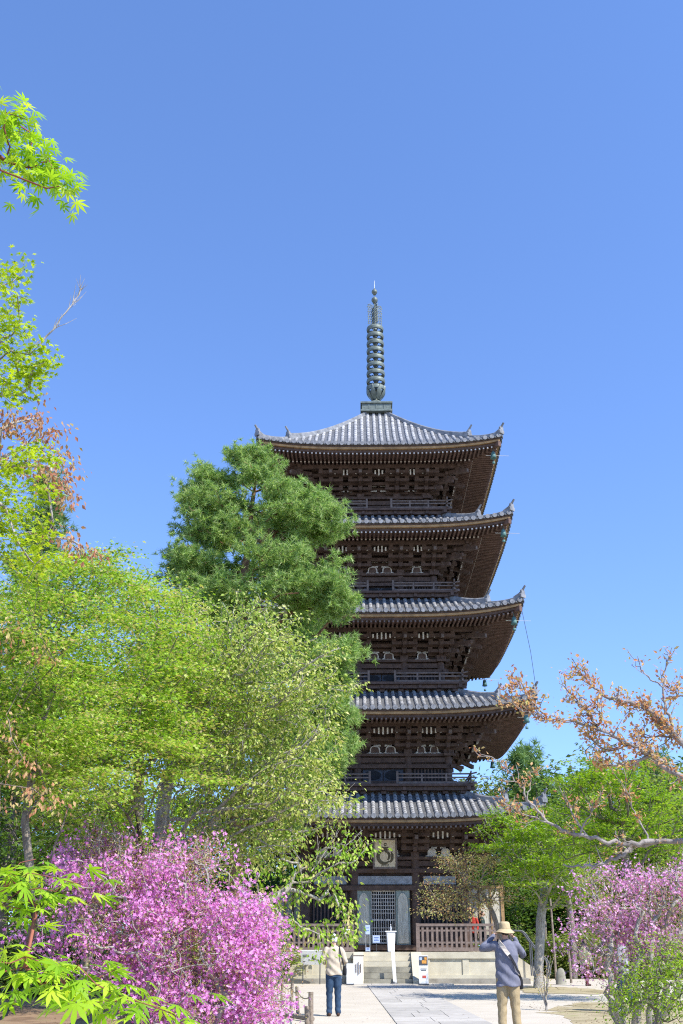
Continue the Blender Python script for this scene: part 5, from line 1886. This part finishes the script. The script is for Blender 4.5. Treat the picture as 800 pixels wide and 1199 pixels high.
# fallen petals and leaf litter
lit = MB()
n = 2600
xy = np.column_stack([rng.uniform(-6, -1.4, n), rng.uniform(8, 24, n)])
P = np.column_stack([xy, np.full(n, .012)])
join_leaves(lit, P, rng.normal(size=(n, 3)) * [1, 1, .1], np.array([0, 0, 1.0]) + rng.normal(size=(n, 3)) * .3, rng.uniform(.02, .05, n), S_DIAMOND, 0)
n = 700
P = np.column_stack([rng.normal(-2.0, 1.3, n), rng.normal(14.3, 2.0, n), np.full(n, .014)])
join_leaves(lit, P, rng.normal(size=(n, 3)) * [1, 1, .1], np.array([0, 0, 1.0]) + rng.normal(size=(n, 3)) * .3, rng.uniform(.02, .035, n), S_FLOWER, 1)
n = 1500
P = np.column_stack([rng.uniform(4.5, 12, n), rng.uniform(16, 31, n), np.full(n, .012)])
join_leaves(lit, P, rng.normal(size=(n, 3)) * [1, 1, .1], np.array([0, 0, 1.0]) + rng.normal(size=(n, 3)) * .3, rng.uniform(.02, .05, n), S_DIAMOND, 0)
n = 500
P = np.column_stack([rng.uniform(-1.2, 6, n), rng.uniform(15, 44, n), np.full(n, .02)])
join_leaves(lit, P, rng.normal(size=(n, 3)) * [1, 1, .1], np.array([0, 0, 1.0]) + rng.normal(size=(n, 3)) * .3, rng.uniform(.015, .035, n), S_DIAMOND, 0)
L['dry'] = leafmat('dry_fallen_leaf', [(0.12, 0.07, 0.04), (0.22, 0.14, 0.08), (0.30, 0.22, 0.13)], 0.15)
tag(lit.build('fallen_leaves', [L['dry'], L['pink']]), 'fallen leaves and petals scattered over soil and sand', 'leaf litter', None, 'stuff')
# ------------------------------------------------------------------ porch railings
def railing(label, a, b_, n):
    a, b_ = np.array(a, float), np.array(b_, float)
    wa = np.array([PC[0] + a[0] * math.cos(PYAW) - a[1] * math.sin(PYAW), PC[1] + a[0] * math.sin(PYAW) + a[1] * math.cos(PYAW)])
    d = b_ - a
    L_ = np.linalg.norm(d)
    root = thing('wooden_railing', label, 'railing', (wa[0], wa[1], 1.17), PYAW + math.atan2(d[1], d[0]), 'timber railings round the porch')
    for z, h, w in ((.10, .15, .15), (.36, .07, .055), (.82, .07, .055), (1.04, .10, .14)):
        m = MB()
        m.box((L_ / 2, 0, z), (L_ + (.1 if z > 1 else 0), w, h))
        m.build('rail', M['wood_rail'], root)
    m2 = 0
    for q in range(n + 1):
        x = L_ * q / n
        big = q in (0, n)
        m = MB()
        m.box((x, 0, .56 if big else .53), (.15 if big else .095, .13 if big else .075, 1.1 if big else .90))
        m.build('post' if big else 'baluster', M['wood_rail'], root)
    return root


railing('brown timber railing left of the porch steps', (-4.85, -4.9), (-1.42, -4.9), 17)
railing('brown timber railing right of the porch steps', (1.30, -4.9), (4.9, -4.9), 18)
railing('brown timber railing along the near half of the right porch edge', (4.95, -4.7), (4.95, -1.5), 16)
railing('brown timber railing along the near half of the left porch edge', (-4.95, -4.7), (-4.95, -1.5), 16)


def loc_w(x, y, z=0.0):
    return np.array([PC[0] + x * math.cos(PYAW) - y * math.sin(PYAW), PC[1] + x * math.sin(PYAW) + y * math.cos(PYAW), z])


def lines(mb, x0, x1, z0, z1, n, y, th=.012, seed=0, mi=0):
    g = np.random.default_rng(seed)
    for q in range(n):
        z = z1 - (q + .5) * (z1 - z0) / n
        xa = x0
        while xa < x1 - .01:
            w = g.uniform(.03, .09) * (x1 - x0) * 2
            xb = min(xa + w, x1)
            mb.box(((xa + xb) / 2, y, z), (xb - xa, .004, th), mi=mi)
            xa = xb + .02
            if g.random() < .12:
                break


# white notice board on a post left of the steps
c = loc_w(-3.05, -6.25)
t = thing('notice_board', 'white notice board on a thin dark post left of the porch steps', 'notice board', tuple(c), PYAW)
m = MB()
m.cyl((-.34, 0, 0), (-.34, 0, .75), .022, n=8)
m.cyl((.34, 0, 0), (.34, 0, .75), .022, n=8)
m.build('post', M['metal_dark'], t)
m = MB()
tl_ = R(25)
ax_ = np.array([[1, 0, 0], [0, math.cos(tl_), math.sin(tl_)], [0, -math.sin(tl_), math.cos(tl_)]])
m.box((0, 0, .98), (.86, .03, .58), ax=ax_)
m.build('panel', M['white'], t)
m = MB()
for x, z, w, h in ((-.26, .1, .2, .03), (-.22, .04, .26, .02), (.1, -.06, .12, .05), (-.1, -.1, .06, .04), (.24, -.1, .12, .03), (-.3, -.16, .1, .02)):
    m.box(np.array([0, 0, .98]) + ax_[0] * x + ax_[1] * -.018 + ax_[2] * z, (w, .004, h), ax=ax_)
m.build('lettering', M['ink'], t)

# tall white boards by the left cheek wall
c = loc_w(-1.18, -7.25)
t = thing('sign_board', 'taller white sign board leaning by the left stair cheek', 'sign', tuple(c), PYAW)
m = MB()
m.box((0, 0, .53), (.36, .05, .98), ax=np.array([[1, 0, 0], [0, math.cos(.08), math.sin(.08)], [0, -math.sin(.08), math.cos(.08)]]))
m.build('panel', M['white'], t)
m = MB()
m.box((0, .01, 1.05), (.46, .16, .035))
m.build('cap', M['wood_grey'], t)
m = MB()
for x in (-.09, .0, .09):
    m.box((x, -.055, .60), (.035, .004, .46 - abs(x) * 1.5), ax=np.array([[1, 0, 0], [0, math.cos(.08), math.sin(.08)], [0, -math.sin(.08), math.cos(.08)]]))
m.build('lettering', M['wood_grey'], t)
c = loc_w(-1.50, -7.35)
t = thing('sign_board', 'shorter white sign board beside the taller one at the left stair cheek', 'sign', tuple(c), PYAW)
m = MB()
m.box((0, 0, .39), (.27, .04, .76))
m.build('panel', M['white'], t)
m = MB()
m.box((0, 0, .03), (.3, .22, .05))
m.build('foot', M['metal_dark'], t)
c = loc_w(-1.93, -6.55)
t = thing('card_stand', 'small pale blue card stand in the shade left of the white sign boards', 'sign', tuple(c), PYAW)
m = MB()
m.box((0, 0, .34), (.2, .03, .26))
m.build('card', M['blue_paper'], t)
m = MB()
m.cyl((0, .02, 0), (0, .02, .3), .015, n=6)
m.box((0, .02, .015), (.2, .16, .03))
m.build('stand', M['metal_dark'], t)

# poster stand by the right cheek wall
c = loc_w(1.36, -7.3)
t = thing('poster_stand', 'white poster stand with a coloured picture by the right stair cheek', 'sign', tuple(c), PYAW)
m = MB()
m.box((0, 0, .56), (.36, .045, 1.0))
m.build('panel', M['white'], t)
m = MB()
m.box((0, -.028, .87), (.33, .006, .32), mi=0)
m.box((.03, -.033, .83), (.18, .006, .12), mi=1)
m.box((-.1, -.033, .94), (.1, .006, .1), mi=2)
m.box((.09, -.033, .95), (.09, .006, .09), mi=3)
m.build('picture', [M['metal_dark'], M['orange'], M['blue_paper'], M['orange']], t)
m = MB()
m.box((.02, -.028, .30), (.14, .006, .09), mi=1)
m.box((.0, -.028, .58), (.24, .006, .02), mi=0)
m.box((.0, -.028, .53), (.2, .006, .02), mi=0)
m.build('print', [M['ink'], M['redprint']], t)
m = MB()
m.box((0, 0, .03), (.4, .3, .05))
m.build('foot', M['metal_dark'], t)

# slim white upright sign on the steps
c = loc_w(.22, -6.95)
t = thing('upright_sign', 'slim white upright sign with a black foot on the porch steps', 'sign', tuple(c), PYAW)
m = MB()
m.box((.0, .0, .64), (.13, .03, 1.12), ax=np.array([[math.cos(.06), 0, math.sin(.06)], [0, 1, 0], [-math.sin(.06), 0, math.cos(.06)]]))
m.build('panel', M['white'], t)
m = MB()
m.lathe([(0, .02), (.17, .02), (.16, .06), (.05, .09), (.03, .12), (0, .12)], 16)
m.build('foot', M['metal_dark'], t, True)
m = MB()
for q in range(7):
    m.box((.015 - q * .0, -.018, 1.05 - q * .11), (.05, .004, .05), ax=np.array([[math.cos(.06), 0, math.sin(.06)], [0, 1, 0], [-math.sin(.06), 0, math.cos(.06)]]))
# white reception stand at the head of the steps
c = loc_w(.17, -5.2, 1.17)
t = thing('white_stand', 'white tapering cloth covered stand at the head of the porch steps', 'stand', tuple(c), PYAW)
m = MB()
loft(m, [(0, 0, .02, .14, .13), (0, 0, .3, .155, .14), (0, 0, .62, .175, .15), (0, 0, .76, .185, .16)], 20, 8)
m.build('cover', M['paper'], t)
m = MB()
m.box((0, 0, .785), (.46, .36, .04))
m.build('top', M['white'], t)
m = MB()
m.lathe([(0, .805), (.04, .805), (.03, .84), (.045, .9), (.03, .96), (.012, 1.0), (.018, 1.04), (0, 1.06)], 12)
m.build('finial', M['metal_pale'], t, True)
m = MB()
m.box((-.1, 0, .0), (.12, .2, .06))
m.build('foot', M['metal_dark'], t)
# pale blue notices near the door
c = loc_w(-.78, -4.5, 1.17)
t = thing('notice_stand', 'two legged notice stand with pale blue cards left of the lattice door', 'sign', tuple(c), PYAW)
m = MB()
for x in (-.085, .085):
    m.cyl((x, 0, 0), (x, 0, .95), .012, n=6)
m.build('leg', M['metal_pale'], t)
for z, h in ((.86, .36), (.10, .14)):
    m = MB()
    m.box((0, -.02, z), (.19, .02, h), mi=0)
    m.box((0, -.032, z + h * .2), (.12, .004, .02), mi=1)
    m.box((0, -.032, z - h * .1), (.12, .004, .02), mi=1)
    m.build('card', [M['blue_paper'], M['blue_dark']], t)
c = loc_w(-.42, -4.3, 1.17)
t = thing('notice_stand', 'square pale blue notice on a short stand before the lattice door', 'sign', tuple(c), PYAW)
m = MB()
m.box((0, 0, .50), (.30, .02, .28), mi=0)
for q, w in enumerate((.2, .16, .2)):
    m.box((0, -.012, .56 - q * .06), (w, .004, .022), mi=1)
m.build('card', [M['blue_paper'], M['blue_dark']], t)
m = MB()
m.cyl((0, .02, 0), (0, .02, .4), .014, n=6)
m.box((0, .02, .015), (.26, .2, .03))
m.build('stand', M['metal_dark'], t)
c = loc_w(-1.68, -4.985, 1.17)
m = MB()
m.box((0, 0, .78), (.32, .012, .18), mi=0)
m.box((0, -.008, .80), (.22, .004, .03), mi=1)
o = m.build('notice_card', [M['paper'], M['wood_grey']])
o.location = c
tag(o, 'white card fixed to the left porch railing', 'notice')

# bent pipe handrail at the side steps
t = thing('handrail', 'grey bent pipe handrail beside the right side steps of the platform', 'handrail', tuple(loc_w(5.6, -1.6)), PYAW)
for dy in (0, -.5):
    m = MB()
    P = np.array([(-.1, dy, 2.02), (.3, dy, 2.03), (.52, dy, 1.98), (.64, dy, 1.80), (.95, dy, 1.35), (1.35, dy, .95), (1.5, dy, .78), (1.55, dy, .5), (1.55, dy, .0)])
    Q = [P[0]]
    for a, b_ in zip(P[:-1], P[1:]):
        Q += [a + (b_ - a) * .33, a + (b_ - a) * .67]
    Q.append(P[-1])
    m.tube(Q, .035, 8)
    m.build('top_rail', M['metal_dark'], t, True)
    m = MB()
    m.tube([(-.05, dy, 1.16), (-.05, dy, 2.02)], .03, 8)
    m.tube([(.8, dy, .2), (.8, dy, 1.55)], .03, 8)
    m.build('post', M['metal_dark'], t)

# stakes and rope
stk = [((364, 1203), .60, .05), ((360, 1207), .40, .045), ((349, 1187), .55, .04), ((341, 1182), .58, .04), ((330, 1175), .55, .038), ((319, 1169), .56, .04), ((309, 1164), .55, .04), ((299, 1160), .55, .04)]
tops = []
for q, ((x, y), h, r_) in enumerate(stk):
    p = G(x, y)
    p[2] = 0
    m = MB()
    lean = rng.normal(size=2) * .02
    hh = h
    z_ = np.array([lean[0], lean[1], hh])
    m.tube([(0, 0, -.02), z_ * .5, z_], [r_ * 1.05, r_, r_ * .97], 10)
    o = m.build('wooden_stake', M['stake'], None, False)
    o.location = p
    tag(o, ['tallest grey log stake nearest the camera', 'short log stake leaning at the foot of the nearest tall stake'][q] if q < 2 else 'grey log stake in the low rope fence behind the azalea', 'stake', 'log stakes of the low rope fence')
    if q != 1:
        tops.append(p + z_ - [0, 0, .07])
for a, b_ in zip(tops[:-1], tops[1:]):
    pass
m = MB()
Q = []
for a, b_ in zip(tops[:-1], tops[1:]):
    for tq in np.linspace(0, 1, 9)[:-1]:
        Q.append(a + (b_ - a) * tq - [0, 0, .10 * 4 * tq * (1 - tq)])
m.tube(Q, .012, 6)
tag(m.build('rope', M['rope']), 'thin rope strung between the log stakes', 'rope')
m = MB()
a, b_ = G(366, 1197), G(322, 1191)
m.tube([a + [0, 0, .06], (a + b_) / 2 + [0, 0, .07], b_ + [0, 0, .06]], [.05, .048, .045], 10)
tag(m.build('log_edging', M['stake']), 'fallen grey log edging laid along the ground by the stakes', 'log')

# stone marker, low shed and posts under the right maple
p = at(657, 1149, 44.5)
t = thing('stone_marker', 'rounded grey stone marker on the sand right of the platform', 'stone', (p[0], 44.5, 0))
m = MB()
loft(m, [(0, 0, -.02, .21, .17), (0, 0, .2, .2, .16), (.01, 0, .42, .17, .14), (.02, 0, .56, .11, .09), (.02, 0, .6, .03, .03)], 16, 2.6)
m.build('stone', M['stone_step'], t, True)
p = at(657, 1130, 60)
t = thing('shed', 'low dark roofed shed at the edge of the woods', 'shed', (p[0], 60, 0), R(8))
m = MB()
m.box((0, 0, .45), (1.5, 1.2, .9))
m.build('wall', M['wood_fascia'], t)
m = MB()
m.prism(np.array([(-1.0, .0), (1.0, .0), (1.0, .1), (0, .5), (-1.0, .1)]), (-1.0, 0, .9), np.array([[0, 1, 0], [0, 0, 1], [1, 0, 0]]), 2.0)
m.build('roof', M['tile_flat'], t)
for (x, Y, h, lab) in ((648, 50, 3.4, 'thin pale wooden pole standing right of the platform'), (665, 46, 1.2, 'short wooden post beside the stone marker')):
    p = at(x, 1100, Y)
    m = MB()
    m.tube([(0, 0, -.05), (.01, 0, h * .5), (0, .02, h)], [.055, .05, .045], 8)
    o = m.build('wooden_pole', M['stake'])
    o.location = (p[0], Y, 0)
    tag(o, lab, 'pole')
# ------------------------------------------------------------------ light
SUN_EL, SUN_AZ = R(47), R(130)     # azimuth clockwise from +Y (view direction): the sun stands behind the camera to the right
wd = bpy.data.worlds.new('World')
scene.world = wd
wd.use_nodes = True
nt = wd.node_tree
bg = nt.nodes['Background']
sky = nt.nodes.new('ShaderNodeTexSky')
sky.sky_type = 'NISHITA'
sky.sun_disc = False
sky.sun_elevation = SUN_EL
sky.sun_rotation = SUN_AZ
sky.altitude = 100
sky.air_density = 1.0
sky.dust_density = 0.0
sky.ozone_density = 5.0
tcw = nt.nodes.new('ShaderNodeTexCoord')
vad = nt.nodes.new('ShaderNodeVectorMath')
vad.operation = 'ADD'
vad.inputs[1].default_value = (0, 0, 0.09)
vno = nt.nodes.new('ShaderNodeVectorMath')
vno.operation = 'NORMALIZE'
nt.links.new(tcw.outputs['Generated'], vad.inputs[0])
nt.links.new(vad.outputs[0], vno.inputs[0])
nt.links.new(vno.outputs[0], sky.inputs[0])
hs = nt.nodes.new('ShaderNodeHueSaturation')
hs.inputs['Saturation'].default_value = 1.06
nt.links.new(sky.outputs[0], hs.inputs['Color'])
mxw = nt.nodes.new('ShaderNodeMix')
mxw.data_type = 'RGBA'
mxw.blend_type = 'MULTIPLY'
mxw.inputs[0].default_value = 1.0
mxw.inputs[7].default_value = (0.98, 0.93, 1.03, 1)
nt.links.new(hs.outputs[0], mxw.inputs[6])
nt.links.new(mxw.outputs[2], bg.inputs[0])
bg.inputs[1].default_value = 0.138
sl = bpy.data.lights.new('sun', 'SUN')
sl.energy = 3.25
sl.angle = R(0.5)
sl.color = (1, 0.955, 0.88)
so = bpy.data.objects.new('sun', sl)
COL.objects.link(so)
sd = Vector((math.sin(SUN_AZ) * math.cos(SUN_EL), math.cos(SUN_AZ) * math.cos(SUN_EL), math.sin(SUN_EL)))
so.rotation_euler = sd.to_track_quat('Z', 'Y').to_euler()
so.location = (20, -20, 40)

vs = scene.view_settings
scene.display_settings.display_device = 'sRGB'
vs.view_transform = 'Standard'
vs.look = 'None'
vs.exposure = 1.22
vs.gamma = 1
vs.use_curve_mapping = False
cy = scene.cycles
cy.max_bounces = 7
cy.diffuse_bounces = 4
cy.glossy_bounces = 2
cy.transmission_bounces = 5
cy.transparent_max_bounces = 4
cy.caustics_reflective = False
cy.caustics_refractive = False
cy.use_denoising = False
cy.filter_width = 1.15
cy.sample_clamp_indirect = 6.0
cy.use_adaptive_sampling = False
